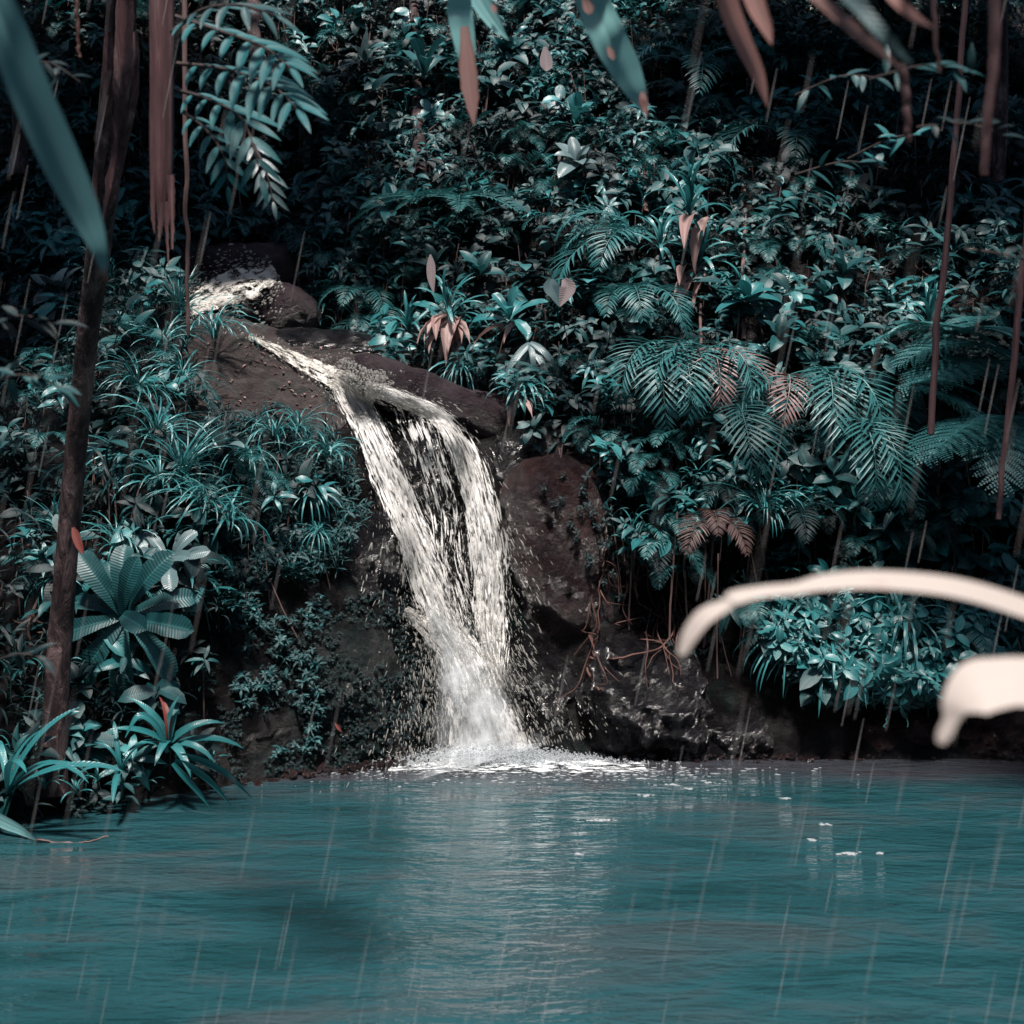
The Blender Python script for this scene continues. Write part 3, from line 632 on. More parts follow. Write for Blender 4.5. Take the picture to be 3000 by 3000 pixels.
def tuft(px, py, size, label, v=0, mat='grass', off=.12, tilt=.2, roll=0, group=None, name='grass_tuft', cat='grass tuft'):
    if (v, mat) not in _tm: _tm[(v, mat)] = mesh_of(TUFT[v], 'tuft', mat)
    p = on(px, py, off+.15); o = link(name, _tm[(v, mat)]); o.location = p; o.scale = (pxl(size, p.y)*1.6,)*3
    o.rotation_euler = (Matrix.Rotation(roll, 4, 'Y') @ Matrix.Rotation(tilt, 4, 'X') @ Matrix.Rotation(rng.uniform(0, 6), 4, 'Z')).to_euler()
    return tag(o, label, cat, group)
def bush(px, py, size, label, n=9, L=.12, kind=0, mat='teal_bright', off=.35, cat='shrub', group=None, name='shrub', spread=1.0):
    base = on(px, py, off*.3); H = pxl(size, base.y); root = empty(name, base, label, cat, group); fb = MB(); sb = MB()
    for k in range(n):
        d = Vector((rng.normal(0, .55)*spread, -abs(rng.normal(.35, .25)), rng.uniform(.1, 1.0))); d.normalize(); e = d*H*rng.uniform(.6, 1.1)+Vector((0, -off*.6, 0))
        mid = e*.5+Vector((0, 0, .12*H)); P = smooth_path([(0, .15, -.1), mid, e], 12); sb.add(*tube(P, np.linspace(.008, .003, 12), 4))
        for j in range(4, 12, 2):
            for i in range(5):
                fb.inst(leaf(L*rng.uniform(.7, 1.1), L*.34, 'lance', 4, 2, rng.uniform(0, .5), rng.uniform(.5, 1.1), fold=.2), rot(i*1.257+j+rng.normal(0, .2)), P[j])
    fb.build('foliage', M[mat], root); sb.build('stem', M['stem'], root); return root
def vine(ctrl, w, mat, label, name='vine', cat='vine', group=None, taper=.6, off=.1, Y=None, k=6, jit=.01):
    pts = [at(a, b_, (Y if Y else depth(a, b_)-off)) for a, b_ in ctrl]
    if not Y:
        for i in range(1, len(pts)): pass
    P = smooth_path(pts, 40); P = P+np.stack([fbm(np.arange(40)*.3+ctrl[0][0], np.arange(40)*.0+i, 3) for i in range(3)], 1)*jit*3*(1 if not Y else Y/14)*.7
    r = pxl(w, P[:, 1].mean())/2; b = MB(); b.add(*tube(P, np.linspace(r, r*taper, 40)*(1+(.10 if Y else .25)*fbm(np.arange(40)*.7, np.arange(40)*0+3, 2)), k))
    return tag(b.build(name, M[mat]), label, cat, group)
def pathleaf(ctrl, mat, label, fold=.25, n=40, m_=6, lean=0.0, name='leaf', cat='leaf', ripple=0, group=None):
    C = smooth_path([(a, b_, w_, Y) for a, b_, w_, Y in ctrl], n); T = np.gradient(C[:, :2], axis=0); T /= np.linalg.norm(T, axis=1)[:, None]; N = np.stack([-T[:, 1], T[:, 0]], 1)
    V = np.zeros((n, m_+1, 3)); UV = np.zeros((n, m_+1, 2)); tt = np.linspace(-1, 1, m_+1)
    for j, q in enumerate(tt):
        wv = np.maximum(C[:, 2], .6)*(1+ripple*fbm(np.arange(n)*.25+q, np.full(n, q*2+3), 3)); px = C[:, 0]+N[:, 0]*wv/2*q; py = C[:, 1]+N[:, 1]*wv/2*q
        hw = wv/2/1932*F*C[:, 3]; Y = C[:, 3]-fold*abs(q)*hw+lean*q*hw
        V[:, j] = np.stack([(px/1932-.5)*F*Y, Y, CAMZ+(.5-py/1932)*F*Y], 1); UV[:, j, 0] = np.linspace(0, 1, n); UV[:, j, 1] = (q+1)/2
    idx = np.arange(n*(m_+1)).reshape(n, m_+1); b = MB(); b.add(V.reshape(-1, 3), np.stack([idx[:-1, :-1], idx[1:, :-1], idx[1:, 1:], idx[:-1, 1:]], -1).reshape(-1, 4), UV.reshape(-1, 2))
    o = b.build(name, M[mat])
    if cat: tag(o, label, cat, group)
    return o

# ------------------------------------------------------------ undergrowth (mass nobody could count)
def inpoly(x, y, P):
    x = np.asarray(x); y = np.asarray(y); r = np.zeros(x.shape, bool); j = len(P)-1
    for i in range(len(P)):
        xi, yi = P[i]; xj, yj = P[j]; c = ((yi > y) != (yj > y)) & (x < (xj-xi)*(y-yi)/(yj-yi+1e-9)+xi); r ^= c; j = i
    return r
ROCKZONE = [(345, 470), (560, 470), (585, 560), (590, 630), (660, 640), (760, 715), (900, 735), (965, 790), (1010, 850), (1130, 920), (1160, 1060), (1290, 1100), (1400, 1230), (1480, 1300), (1932, 1320), (2300, 1330), (2300, 1470), (400, 1530), (405, 1220), (560, 1050), (640, 960), (620, 830), (400, 790), (350, 650)]
def toscr(p): return 1932*(.5+p[:, 0]/(F*p[:, 1])), 1932*(.5-(p[:, 2]-CAMZ)/(F*p[:, 1]))
SPR = {k: [sprig_tpl(k) for _ in range(7)] for k in range(4)}
UG = {k: MB() for k in ('teal', 'teal_dark', 'teal_bright', 'grass', 'fern', 'dead')}
N = 15500
X = rng.uniform(-9.5, 9.5, N*2); Z = rng.uniform(-.1, 13.5, N*2); keep = (np.abs(X) < 7.6) | (rng.random(N*2) < .35); X = X[keep][:N]; Z = Z[keep][:N]
Yb = Sget(X, Z, SN); P3 = np.stack([X, Yb, Z], 1); sx, sy = toscr(P3); ok = ~inpoly(sx, sy, ROCKZONE)
tier = fbm(X*.4+11, Z*1.3+5, 3)
typ = fbm(X*.55+3, Z*.7+8, 3)+rng.normal(0, .16, len(X)); br = fbm(X*.8+30, Z*.9+1, 3)+rng.normal(0, .22, len(X))
for i in np.nonzero(ok)[0]:
    lay = rng.random(); out_ = lay*.42; p = np.array([X[i], Yb[i]-out_, Z[i]+.1*lay])
    if typ[i] < -.28: kd = 3
    elif typ[i] < -.05: kd = 2
    elif typ[i] < .22: kd = 0
    else: kd = 1
    if rng.random() < .10: kd = int(rng.integers(0, 4))
    sc = rng.uniform(.10, .24)*(1.0 if kd != 1 else 1.0)
    mat = 'teal_dark' if (lay < .5 or br[i] < -.2) else ('teal_bright' if br[i] > .33 else 'teal')  # inner layer gets the dark leaf, shade painted as colour
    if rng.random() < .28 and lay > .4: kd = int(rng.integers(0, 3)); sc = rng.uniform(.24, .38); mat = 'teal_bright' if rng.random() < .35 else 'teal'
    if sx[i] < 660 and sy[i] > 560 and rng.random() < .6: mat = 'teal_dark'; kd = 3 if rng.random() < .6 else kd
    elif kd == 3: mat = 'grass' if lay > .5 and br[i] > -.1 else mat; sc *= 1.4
    if tier[i] < -.09 and rng.random() < .88: mat = 'teal_dark'; p[1] += .2  # gaps between tiers darkened by leaf colour as shade
    dd_ = rng.random() < .014
    if dd_: mat = 'dead'; kd = 3; sc *= .9
    d = Matrix.Rotation(rng.uniform(.1, 1.1) if kd != 3 else rng.uniform(-.1, .35), 3, 'X') @ Matrix.Rotation(rng.uniform(0, 6.28), 3, 'Z')
    if dd_: d = Matrix.Rotation(rng.uniform(2.4, 3.4), 3, 'X') @ Matrix.Rotation(rng.uniform(0, 6.28), 3, 'Z')
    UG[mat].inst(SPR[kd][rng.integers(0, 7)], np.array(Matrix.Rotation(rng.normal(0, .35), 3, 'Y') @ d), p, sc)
for k in range(640):
    x = rng.uniform(-8, 8); z = rng.uniform(1, 12.5); y = float(Sget(x, z, SN)); q = toscr(np.array([[x, y, z]]))
    if inpoly(q[0], q[1], ROCKZONE)[0]: continue
    tp = FR['fern'][rng.integers(0, 3)]
    for j in range(int(rng.integers(2, 6))):
        UG['fern' if rng.random() < .6 else 'teal_dark'].inst(tp, rot(-1.57+rng.normal(0, .9), rng.normal(.1, .2)), (x, y-.2-rng.random()*.25, z), rng.uniform(.3, .62))
for k in range(3800):
    a = rng.uniform(math.pi-.1, 2*math.pi+.1); h_ = rng.random(); r_ = 15.0+3.5*h_+rng.normal(0, .5); sc = rng.uniform(.35, .8)
    UG['teal_dark' if rng.random() < .5 else 'teal'].inst(SPR[int(rng.integers(0, 3))][rng.integers(0, 7)], np.array(Matrix.Rotation(rng.normal(0, .6), 3, 'Y') @ Matrix.Rotation(rng.uniform(-.9, .9), 3, 'X')), (r_*math.cos(a), 6+r_*math.sin(a)*.85, -1+13.6*h_), sc)
NM = {'teal': 'undergrowth', 'teal_dark': 'shade_toned_undergrowth', 'teal_bright': 'bright_undergrowth', 'grass': 'strappy_undergrowth', 'fern': 'fern_undergrowth', 'dead': 'withered_undergrowth'}
LB = {'teal': 'teal leafy undergrowth covering the steep hillside', 'teal_dark': 'leafy undergrowth darkened in colour for the shade between the plants', 'teal_bright': 'brighter teal patches of small leaves on the hillside', 'grass': 'narrow bladed ground cover hanging among the shrubs', 'fern': 'small ferns mixed thickly through the undergrowth', 'dead': 'withered pinkish leaves caught in the undergrowth'}
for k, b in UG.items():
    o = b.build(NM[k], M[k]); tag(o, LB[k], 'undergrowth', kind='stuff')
# creepers and small leaves on the mossy rock and the right bank fringe
def scatter(zone, n, tpls, size, mat, name, label, off=.05, dirx=(.3, 1.2), cat='ground cover', density=None):
    xs = [p[0] for p in zone]; ys = [p[1] for p in zone]; b = MB(); c = 0
    while c < n:
        x = rng.uniform(min(xs), max(xs)); y = rng.uniform(min(ys), max(ys)); c += 1
        if not inpoly(np.array([x]), np.array([y]), zone)[0]: continue
        if density is not None and fbm(np.array([x/60.]), np.array([y/60.]), 3)[0] < density: continue
        p = on(x, y, rng.uniform(0, off))
        b.inst(tpls[rng.integers(0, len(tpls))], np.array(Matrix.Rotation(rng.normal(0, .4), 3, 'Y') @ Matrix.Rotation(rng.uniform(*dirx), 3, 'X') @ Matrix.Rotation(rng.uniform(0, 6.28), 3, 'Z')), p, rng.uniform(*size))
    o = b.build(name, M[mat]); return tag(o, label, cat, kind='stuff')
scatter([(430, 1080), (600, 1060), (620, 1180), (600, 1420), (480, 1440), (420, 1300)], 330, SPR[2]+SPR[0], (.05, .11), 'teal', 'creeper', 'small leaved creeper trailing down the mossy rock', off=.08, density=-.05)
scatter([(380, 1180), (800, 1100), (820, 1440), (440, 1470)], 3000, SPR[1], (.018, .035), 'teal_dark', 'moss', 'dark moss and tiny plants coating the left rock', off=.02, density=-.15)
scatter([(380, 790), (620, 810), (700, 960), (640, 1090), (430, 1100)], 800, SPR[2]+SPR[3], (.07, .15), 'teal', 'rock_edge_plants', 'small leafy plants hanging below the brown slab', off=.15)
scatter([(1400, 1100), (1932, 1110), (1940, 1250), (1800, 1290), (1740, 1320), (1560, 1310), (1450, 1220)], 1900, SPR[2]+SPR[0]+SPR[3], (.09, .2), 'teal', 'bank_fringe', 'leafy fringe hanging over the dark hollow on the right', off=.5, dirx=(.9, 2.3))
scatter([(1000, 900), (1160, 900), (1400, 1230), (1280, 1240), (1130, 1100)], 260, SPR[0], (.04, .09), 'teal_dark', 'seedlings', 'tiny dark seedlings on the rock below the ferns', off=.04)
scatter([(1420, 1130), (1900, 1130), (1900, 1250), (1740, 1310), (1560, 1300), (1460, 1220)], 700, SPR[2]+SPR[1], (.12, .24), 'teal_bright', 'bright_fringe', 'brighter leaves at the face of the right bank fringe', off=.75, dirx=(.5, 1.8))
# withered leaves lying on the slab
b = MB()
for k in range(130):
    x, y = rng.uniform(390, 640), rng.uniform(640, 800)
    b.inst(leaf(rng.uniform(.05, .12), .03, 'lance', 3, 2, .1, .4), rot(rng.uniform(0, 6), rng.normal(-.2, .2)), on(x, y, .015))
tag(b.build('leaf_litter', M['dead']), 'pale leaf litter scattered on the brown slab', 'leaf litter', kind='stuff')
# hanging fibres and bare twigs
b = MB()
for k in range(1500):
    x = rng.uniform(-7.5, 7.5); z = rng.uniform(.9, 12); y = float(Sget(x, z, SN))-rng.uniform(.1, .6); q = toscr(np.array([[x, y, z]]))
    if inpoly(q[0], q[1], ROCKZONE)[0]: continue
    L = rng.uniform(.3, 1.9); dx = rng.normal(0, .12)
    b.add(*tube([(x, y, z), (x+dx*.5+rng.normal(0, .02), y-.03, z-L*.5), (x+dx, y-.02, z-L)], rng.uniform(.004, .011), 4))
tag(b.build('hanging_twigs', M['palestem']), 'bare twigs and fibres hanging through the undergrowth', 'twigs', kind='stuff')

# ------------------------------------------------------------ trees and hanging trunks
def trunk(name, ctrl, mat, label, part='trunk', cat='tree', k=18, rough_=.12, root=None):
    P = smooth_path([(*at(a, b_, Y), pxl(w_, Y)/2) for a, b_, w_, Y in ctrl], 90)
    r = P[:, 3]; V, Fq, UV = tube(P[:, :3], r, k)
    V = V.reshape(90, k+1, 3); c = P[:, None, :3]; th = np.arange(k+1)/k*2*np.pi
    nz = 1+rough_*2*fbm(np.cos(th)[None]*1.6+P[:, 2:3]*1.1+30, np.sin(th)[None]*1.6+P[:, 2:3]*.5, 4)
    V = c+(V-c)*nz[..., None]; b = MB(); b.add(V.reshape(-1, 3), Fq, UV)
    if root is None: root = empty(name, P[-1, :3], label, cat)
    o = b.build(part, M[mat], root); o.matrix_parent_inverse = root.matrix_basis.inverted(); return root
def part_of(root, o): o.parent = root; o.matrix_parent_inverse = root.matrix_basis.inverted(); return o
tr = trunk('tree', [(262, -420, 56, 7.6), (232, 0, 54, 8.2), (212, 250, 50, 8.6), (186, 480, 42, 9.1), (165, 640, 38, 9.4), (138, 900, 38, 9.7), (118, 1150, 40, 9.8), (104, 1350, 44, 9.8), (98, 1500, 62, 9.75)], 'bark', 'leaning wine dark tree trunk rooted on the left bank')
for ctrl in ([(255, 60, 10, 8.0), (248, 170, 26, 8.1), (222, 300, 30, 8.3), (208, 372, 24, 8.4), (196, 415, 6, 8.5)], [(205, 60, 14, 8.0), (200, 200, 24, 8.2), (186, 330, 20, 8.5), (182, 420, 4, 8.6)], [(236, 0, 30, 7.9), (232, 140, 34, 8.0), (224, 240, 20, 8.2), (222, 300, 4, 8.3)]):
    part_of(tr, pathleaf(ctrl, 'peel', None, fold=-.8, lean=.2, name='loose_bark', cat=None, ripple=.3))
tr2 = trunk('dangling_stem', [(312, -300, 44, 6.2), (308, 0, 44, 6.2), (307, 150, 42, 6.2), (306, 260, 42, 6.2), (305, 350, 38, 6.2), (305, 405, 26, 6.2)], 'peel', 'pinkish hanging trunk ending in frayed strips, right of the leaning tree', cat='tree trunk')
for ctrl in ([(290, 330, 10, 6.15), (289, 400, 9, 6.15), (292, 440, 3, 6.15)], [(322, 330, 12, 6.15), (324, 400, 12, 6.15), (325, 470, 4, 6.15)], [(305, 380, 16, 6.12), (303, 420, 12, 6.12), (300, 455, 2, 6.12)], [(314, 380, 8, 6.12), (315, 440, 6, 6.12), (318, 500, 2, 6.12)]):
    part_of(tr2, pathleaf(ctrl, 'peel', None, fold=-.6, name='bark_strip', cat=None, ripple=.4))
v = vine([(349, -150), (350, 160), (353, 330), (349, 400), (355, 470), (352, 560), (356, 632)], 10, 'palestem', 'thin pinkish hanging root in front of the upper cascade', Y=8.6, name='hanging_root', cat='root', taper=.7)
for (px0, pts, w_, Y, lab) in (
    (0, [(785, -200), (783, 0), (788, 90), (792, 330)], 20, 0, 'dark slim trunk rising behind the rosette at the top'),
    (0, [(480, -100), (478, 40), (486, 150)], 24, 0, 'dark trunk behind the big compound leaves'),
    (0, [(1222, 170), (1218, 300), (1216, 400)], 10, 0, 'short slim stem above the strappy crown'),
    (0, [(1406, 300), (1404, 440), (1402, 640)], 7, 0, 'pale straight stem above the pink fern'),
    (0, [(1320, 240), (1318, 500), (1326, 700)], 5, 0, 'thread thin stem left of the pale straight stem'),
    (0, [(1830, -120), (1812, 120), (1798, 300), (1784, 480), (1766, 640), (1756, 820)], 12, 10.2, 'slender reddish trunk slanting down the right side')):
    vine(pts, w_, 'bark' if w_ > 12 else ('wineroot' if Y else 'palestem'), lab, name='slim_trunk', cat='trunk', off=.55, Y=Y or None, taper=1.1, k=8)
for pts, w_, Y, mt, lab in (
    ([(1880, -80), (1876, 100), (1866, 220), (1856, 330)], 26, 3.4, 'wineroot', 'thick blurred wine red hanging root at the upper right'),
    ([(1700, 120), (1708, 180), (1712, 245), (1716, 270)], 20, 3.6, 'wineroot', 'short blurred reddish root below the crossed brown blades'),
    ([(1760, -60), (1764, 60), (1772, 140)], 13, 3.6, 'wineroot', 'dim reddish root between the brown blades and the thick root'),
    ([(1950, 200), (1938, 420), (1925, 560), (1905, 760), (1888, 900), (1884, 980)], 16, 7.5, 'wineroot', 'rusty stem at the right edge behind the lacy ferns'),
    ([(140, -60), (146, 40), (150, 110)], 9, 5.0, 'redroot', 'dark red root at the top left beside the long blade')):
    vine(pts, w_, mt, lab, name='hanging_root', cat='root', Y=Y, k=10)
def crown(root, c, rad, n, mat='teal', sz=(.5, 1.0)):  # leaf crowns above the frame, all added for the shade they cast
    b = MB(); w_ = MB()
    for k in range(9):
        d = Vector((rng.normal(), rng.normal(), rng.uniform(0, 1))).normalized(); e = Vector(c)+Vector((d.x*rad[0], d.y*rad[1], d.z*rad[2]))*.8
        w_.add(*tube(smooth_path([Vector(c)-Vector((0, 0, rad[2])), (Vector(c)+e)/2, e], 10), np.linspace(.07, .02, 10), 6))
        for j in range(n//9):
            p = e+Vector((rng.normal(0, rad[0]*.3), rng.normal(0, rad[1]*.3), rng.normal(0, rad[2]*.28)))
            b.inst(SPR[0][rng.integers(0, 7)], np.array(Matrix.Rotation(rng.normal(0, .5), 3, 'X') @ Matrix.Rotation(rng.uniform(0, 6.28), 3, 'Z')), p, rng.uniform(*sz))
    part_of(root, b.build('crown', M[mat])); part_of(root, w_.build('limbs', M['bark']))
crown(tr, (-7.4, 6.2, 9.4), (1.8, 1.6, .9), 420)  # unseen crowns on this tree, added to darken the left side
crown(tr, (-7.8, 11.6, 10.4), (2.0, 3.0, 1.0), 420)
tr3 = trunk('added_shade_tree', [(2250, 1800, 110, 9), (2290, 1400, 92, 9), (2350, 700, 80, 9), (2250, 0, 70, 8.6), (2150, -500, 50, 8.3)], 'bark', 'unseen tree added right of the pool, its crown shading that side')  # tree out of view, added to shade the right side
crown(tr3, (7.0, 8.4, 10.2), (2.3, 2.0, 1.0), 420)
crown(tr3, (7.6, 11.2, 10.6), (2.2, 3.0, 1.0), 420)
for base_, mid_, top_, cs, lab in (([(40, 330, 26, 17.0), (30, 60, 24, 17.0), (20, -200, 22, 17)], 0, 0, ((-6.6, 16.6, 11.2), (-4.4, 17.0, 11.4)), 'dark tree in the upper left corner with an unseen crown added for shade'),
                              ([(1880, 420, 26, 16.4), (1890, 100, 24, 16.4), (1870, -200, 22, 16.4)], 0, 0, ((6.4, 16.0, 10.9), (4.3, 16.6, 11.2)), 'dark tree in the upper right corner with an unseen crown added for shade')):
    t_ = trunk('tree', base_[::-1], 'bark', lab)
    for c_ in cs: crown(t_, c_, (1.9, 2.2, .9), 400, 'teal_dark')  # crowns out of view, added to darken the upper corners
# exposed red roots on the right rock
for pts, w_, lab in (([(1290, 1010), (1240, 1040), (1215, 1060), (1200, 1110), (1210, 1140), (1270, 1170)], 5, 'red root looping down the rock under the broad ferns'),
    ([(1130, 1300), (1112, 1260), (1120, 1240), (1180, 1240), (1250, 1215), (1275, 1180)], 6, 'bent red root crossing above the glossy black boulder'),
    ([(1155, 1000), (1140, 1060), (1132, 1100), (1128, 1200)], 4, 'fine straight root beside the red brown buttress'),
    ([(1320, 930), (1330, 1000), (1322, 1080)], 6, 'brown dangling root under the dead fern frond')):
    vine(pts, w_, 'redroot', lab, name='root', cat='root', off=.06, k=5, jit=.02)
b = MB()
for k in range(46):
    x, y = rng.uniform(1110, 1330), rng.uniform(1000, 1230); pts = [on(x, y, .05)]
    for q in range(int(rng.integers(2, 5))): x += rng.normal(6, 22); y += abs(rng.normal(26, 18)); pts.append(on(x, y, rng.uniform(.03, .12)))
    b.add(*tube(smooth_path(pts, 14), np.linspace(.009, .003, 14), 4))
tag(b.build('root_tangle', M['redroot']), 'tangle of fine brown roots over the rock right of the falls', 'roots', kind='stuff')
for px in (1668, 1712):
    vine([(px, 1270), (px+4, 1310), (px+(6 if px < 1700 else -2), 1350), (px+2, 1372)], 3.2, 'teal', 'fine tendril dangling '+('left of the other above the brown boulder' if px < 1700 else 'with a leafy tip beside the brown boulder'), name='tendril', cat='tendril', off=.35, k=4)

# ------------------------------------------------------------ single plants, each with its own place
# bird's nest rosettes on the left bank
rosette('birds_nest_fern', 236, 1168, 150, 13, 'broad', 'teal', 'large bird nest fern with corrugated paddle leaves on the left bank', 'fern', off=.45, tilt=1.15, er=(-.55, .35), azs=[R(a) for a in (270, 305, 232, 350, 20, 195, 165, 45, 130, 90, 110, 65, 325)])
rosette('birds_nest_fern', 322, 1068, 88, 9, 'broad', 'grey_leaf', 'smaller greyish paddle leaved fern above the large bird nest fern', 'fern', off=.4, tilt=.9, er=(-.4, .5))
rosette('broadleaf_plant', 300, 990, 62, 5, 'oval', 'teal_dark', 'dark broadleaf plant half hidden behind the small paddle fern', 'plant', off=.3)
rosette('broadleaf_plant', 418, 850, 60, 5, 'oval', 'grey_leaf', 'pale shiny broad leaves at the rim of the slab', 'plant', off=.3, tilt=.3)
rosette('broadleaf_plant', 250, 640, 75, 6, 'oval', 'teal', 'broad grey teal leaves hugging the leaning trunk', 'plant', off=.3, tilt=.5)
sp = rosette('strap_plant', 320, 1412, 118, 11, 'wide_strap', 'teal_bright', 'big strap leaved plant with one red leaf at the pool edge', 'plant', off=.35, tilt=.45, er=(-.3, .6), mats=[None]*9+['red', None], azs=[R(a) for a in (0, -25, -55, 200, 235, 20, -90, 50, 160, 118, 80)])
for c_ in ([(330, 1425, 8, 9.95), (372, 1432, 12, 9.9), (425, 1458, 11, 9.85), (476, 1506, 1, 9.85)], [(330, 1435, 8, 9.9), (362, 1448, 13, 9.85), (400, 1478, 11, 9.8), (438, 1522, 1, 9.75)], [(326, 1440, 8, 9.9), (345, 1462, 12, 9.8), (372, 1492, 10, 9.75), (398, 1526, 1, 9.7)], [(316, 1420, 8, 9.95), (296, 1370, 12, 9.9), (262, 1350, 11, 9.85), (236, 1392, 1, 9.8)]):
    part_of(sp, pathleaf(c_, 'teal_bright', None, name='leaf', cat=None, fold=.4, lean=.8))
rosette('strap_plant', 228, 1462, 105, 7, 'strap', 'teal_bright', 'thin strap leaved plant dipping one long blade over the water', 'plant', off=.35, tilt=.4, er=(-.2, .6), azs=[R(a) for a in (-80, 60, 200, -20, 110, 160, 20)])
rosette('strap_plant', 15, 1500, 190, 7, 'strap', 'teal_bright', 'long arching blades entering from the left edge above the water', 'plant', off=.4, tilt=.2, er=(-.1, .4), azs=[R(a) for a in (5, -20, 25, 40, 60, -50, 120)])
for i, (px, py, s_, lab) in enumerate(((85, 1490, 46, 'small strappy tuft at the foot of the leaning trunk'), (145, 1500, 42, 'small tuft just right of the trunk foot on the muddy edge'), (275, 1485, 44, 'small tuft between the two strap plants'), (185, 1475, 38, 'little tuft behind the dipping blade'), (400, 1440, 40, 'bright leafy tuft where the mossy rock meets the bank'))):
    rosette('strap_plant', px, py, s_, 10, 'strap', 'teal_bright', lab, 'plant', off=.2, tilt=.3, er=(0, .8), stem=False)
rosette('seedling', 270, 1050, 30, 4, 'lance', 'teal', 'four pointed leaves low on the leaning trunk', 'seedling', off=1.2, tilt=1, stem=False)
pathleaf([(138, 995, 6, 9.5), (143, 1010, 16, 9.5), (150, 1030, 14, 9.5), (157, 1045, 3, 9.5)], 'red', 'single red leaf caught on the leaning trunk')
pathleaf([(-60, 1515, 18, 9.35), (0, 1548, 24, 9.2), (38, 1566, 17, 9.1), (70, 1586, 3, 9.03)], 'bigblade', 'thick blade whose tip touches the water at the left edge')
vine([(68, 1585), (110, 1590), (160, 1590), (205, 1578)], 5, 'palestem', 'half sunken twig floating by the blade tip', name='twig', cat='twig', Y=8.98, k=5)
# grass tufts down the left bank
T = [(405, 640, 78, 'drooping tuft on top of the brown hump', 0, -.1), (330, 600, 74, 'feathery tuft left of the upper cascade', 3, .3), (300, 660, 70, 'bright tuft beside the brown hump', 0, .3), (255, 740, 84, 'long bladed tuft right of the leaning trunk level with the slab', 1, .35),
     (340, 720, 74, 'tuft spilling onto the left edge of the slab', 1, .4), (290, 830, 90, 'wide arching tuft below the slab edge tuft', 0, .4), (230, 860, 80, 'tuft whose blades rib out from the leaning trunk', 4, .5), (340, 900, 88, 'tall bright tuft below the pale shiny leaves', 3, .3), (375, 960, 92, 'tuft with long blades curving right over the dark rock', 1, .45),
     (300, 930, 80, 'dense tuft above the small paddle fern', 0, .2), (420, 990, 78, 'outermost arching tuft on the dark left rock', 2, .4), (520, 830, 74, 'bushy bright tuft crowning the bank under the slab', 1, 0), (560, 815, 60, 'pale tuft right behind the bushy bright tuft', 0, .2), (615, 862, 62, 'fountain shaped tuft nearest the falling water', 2, .2),
     (585, 930, 60, 'hanging tuft under the fountain shaped tuft', 4, 0), (120, 1010, 66, 'sparse tuft left of the leaning trunk', 3, -.3), (100, 1090, 60, 'narrow leaves sprouting left of the trunk near the red leaf', 4, -.4), (220, 1040, 74, 'dark tuft above the large bird nest fern', 0, .2), (470, 850, 64, 'tuft with reddish hanging stalks under the slab', 4, .1), (600, 1000, 50, 'thin tuft above the dark rock wall', 4, .1)]
for px, py, s_, lab, v_, rl in T: tuft(px, py, s_, lab, v_, roll=rl, off=.25)
for px, py, s_, lab, v_ in ((985, 745, 56, 'small tuft at the lower end of the ledge plants', 2), (870, 690, 62, 'dark tuft hanging from the ledge beneath the dead leaves', 4), (1560, 1215, 92, 'hanging strappy tuft over the dark hollow', 4), (1480, 1205, 80, 'hanging tuft at the left end of the right bank fringe', 4), (1700, 1190, 88, 'bright strappy tuft in the middle of the right bank fringe', 2), (1660, 1240, 60, 'low pale tuft over the tendrils', 4), (1440, 965, 70, 'dark narrow tuft behind the whorled shrub', 1)):
    tuft(px, py, s_*1.1, lab, v_, off=.35, tilt=.35)
# rosettes along the ledge above the waterfall
rosette('strap_plant', 848, 600, 84, 22, 'strap', 'teal_bright', 'spiky strap rosette with pink dead leaves on the ledge', 'plant', off=.9, tilt=.5, er=(-.35, .8), dead=13)
rosette('strap_plant', 772, 628, 70, 16, 'strap', 'teal_bright', 'spiky plant with one upright blade left of the dead leaf rosette', 'plant', off=.8, tilt=.5, er=(-.3, 1.2), dead=1)
rosette('broadleaf_plant', 962, 606, 72, 8, 'broad', 'teal_bright', 'broad corrugated leaves forming a V beside the dead leaf rosette', 'plant', off=.85, tilt=.6, er=(-.4, .9), dead=2)
rosette('strap_plant', 1000, 650, 95, 7, 'wide_strap', 'grey_leaf', 'limp pleated leaves hanging below the broad corrugated plant', 'plant', off=.75, tilt=1.2, er=(-.9, -.4), azs=[R(a) for a in (-90, -70, -110, -60, -125, -85, -45)])
rosette('strap_plant', 978, 752, 50, 18, 'strap', 'grass', 'small spiky rosette at the right end of the ledge', 'plant', off=.4, tilt=.7, er=(-.3, .9), dead=3)
rosette('strap_plant', 1300, 412, 105, 20, 'strap', 'teal_bright', 'tall strappy crown high on a stem in the middle of the hillside', 'plant', off=1.0, tilt=.4, er=(-.4, 1.1), dead=2)
rosette('strap_plant', 1318, 508, 90, 18, 'strap', 'teal_bright', 'second strappy crown directly below the tall one', 'plant', off=.7, tilt=.5, er=(-.4, 1.0), dead=5)
rosette('strap_plant', 1752, 625, 96, 16, 'strap', 'teal_bright', 'strappy crown beside the slender reddish trunk', 'plant', off=.7, tilt=.4, er=(-.3, 1.1))
rosette('strap_plant', 1245, 470, 80, 14, 'strap', 'grass', 'pale strappy fan left of the second strappy crown', 'plant', off=.6, tilt=.8, er=(-.3, .8))
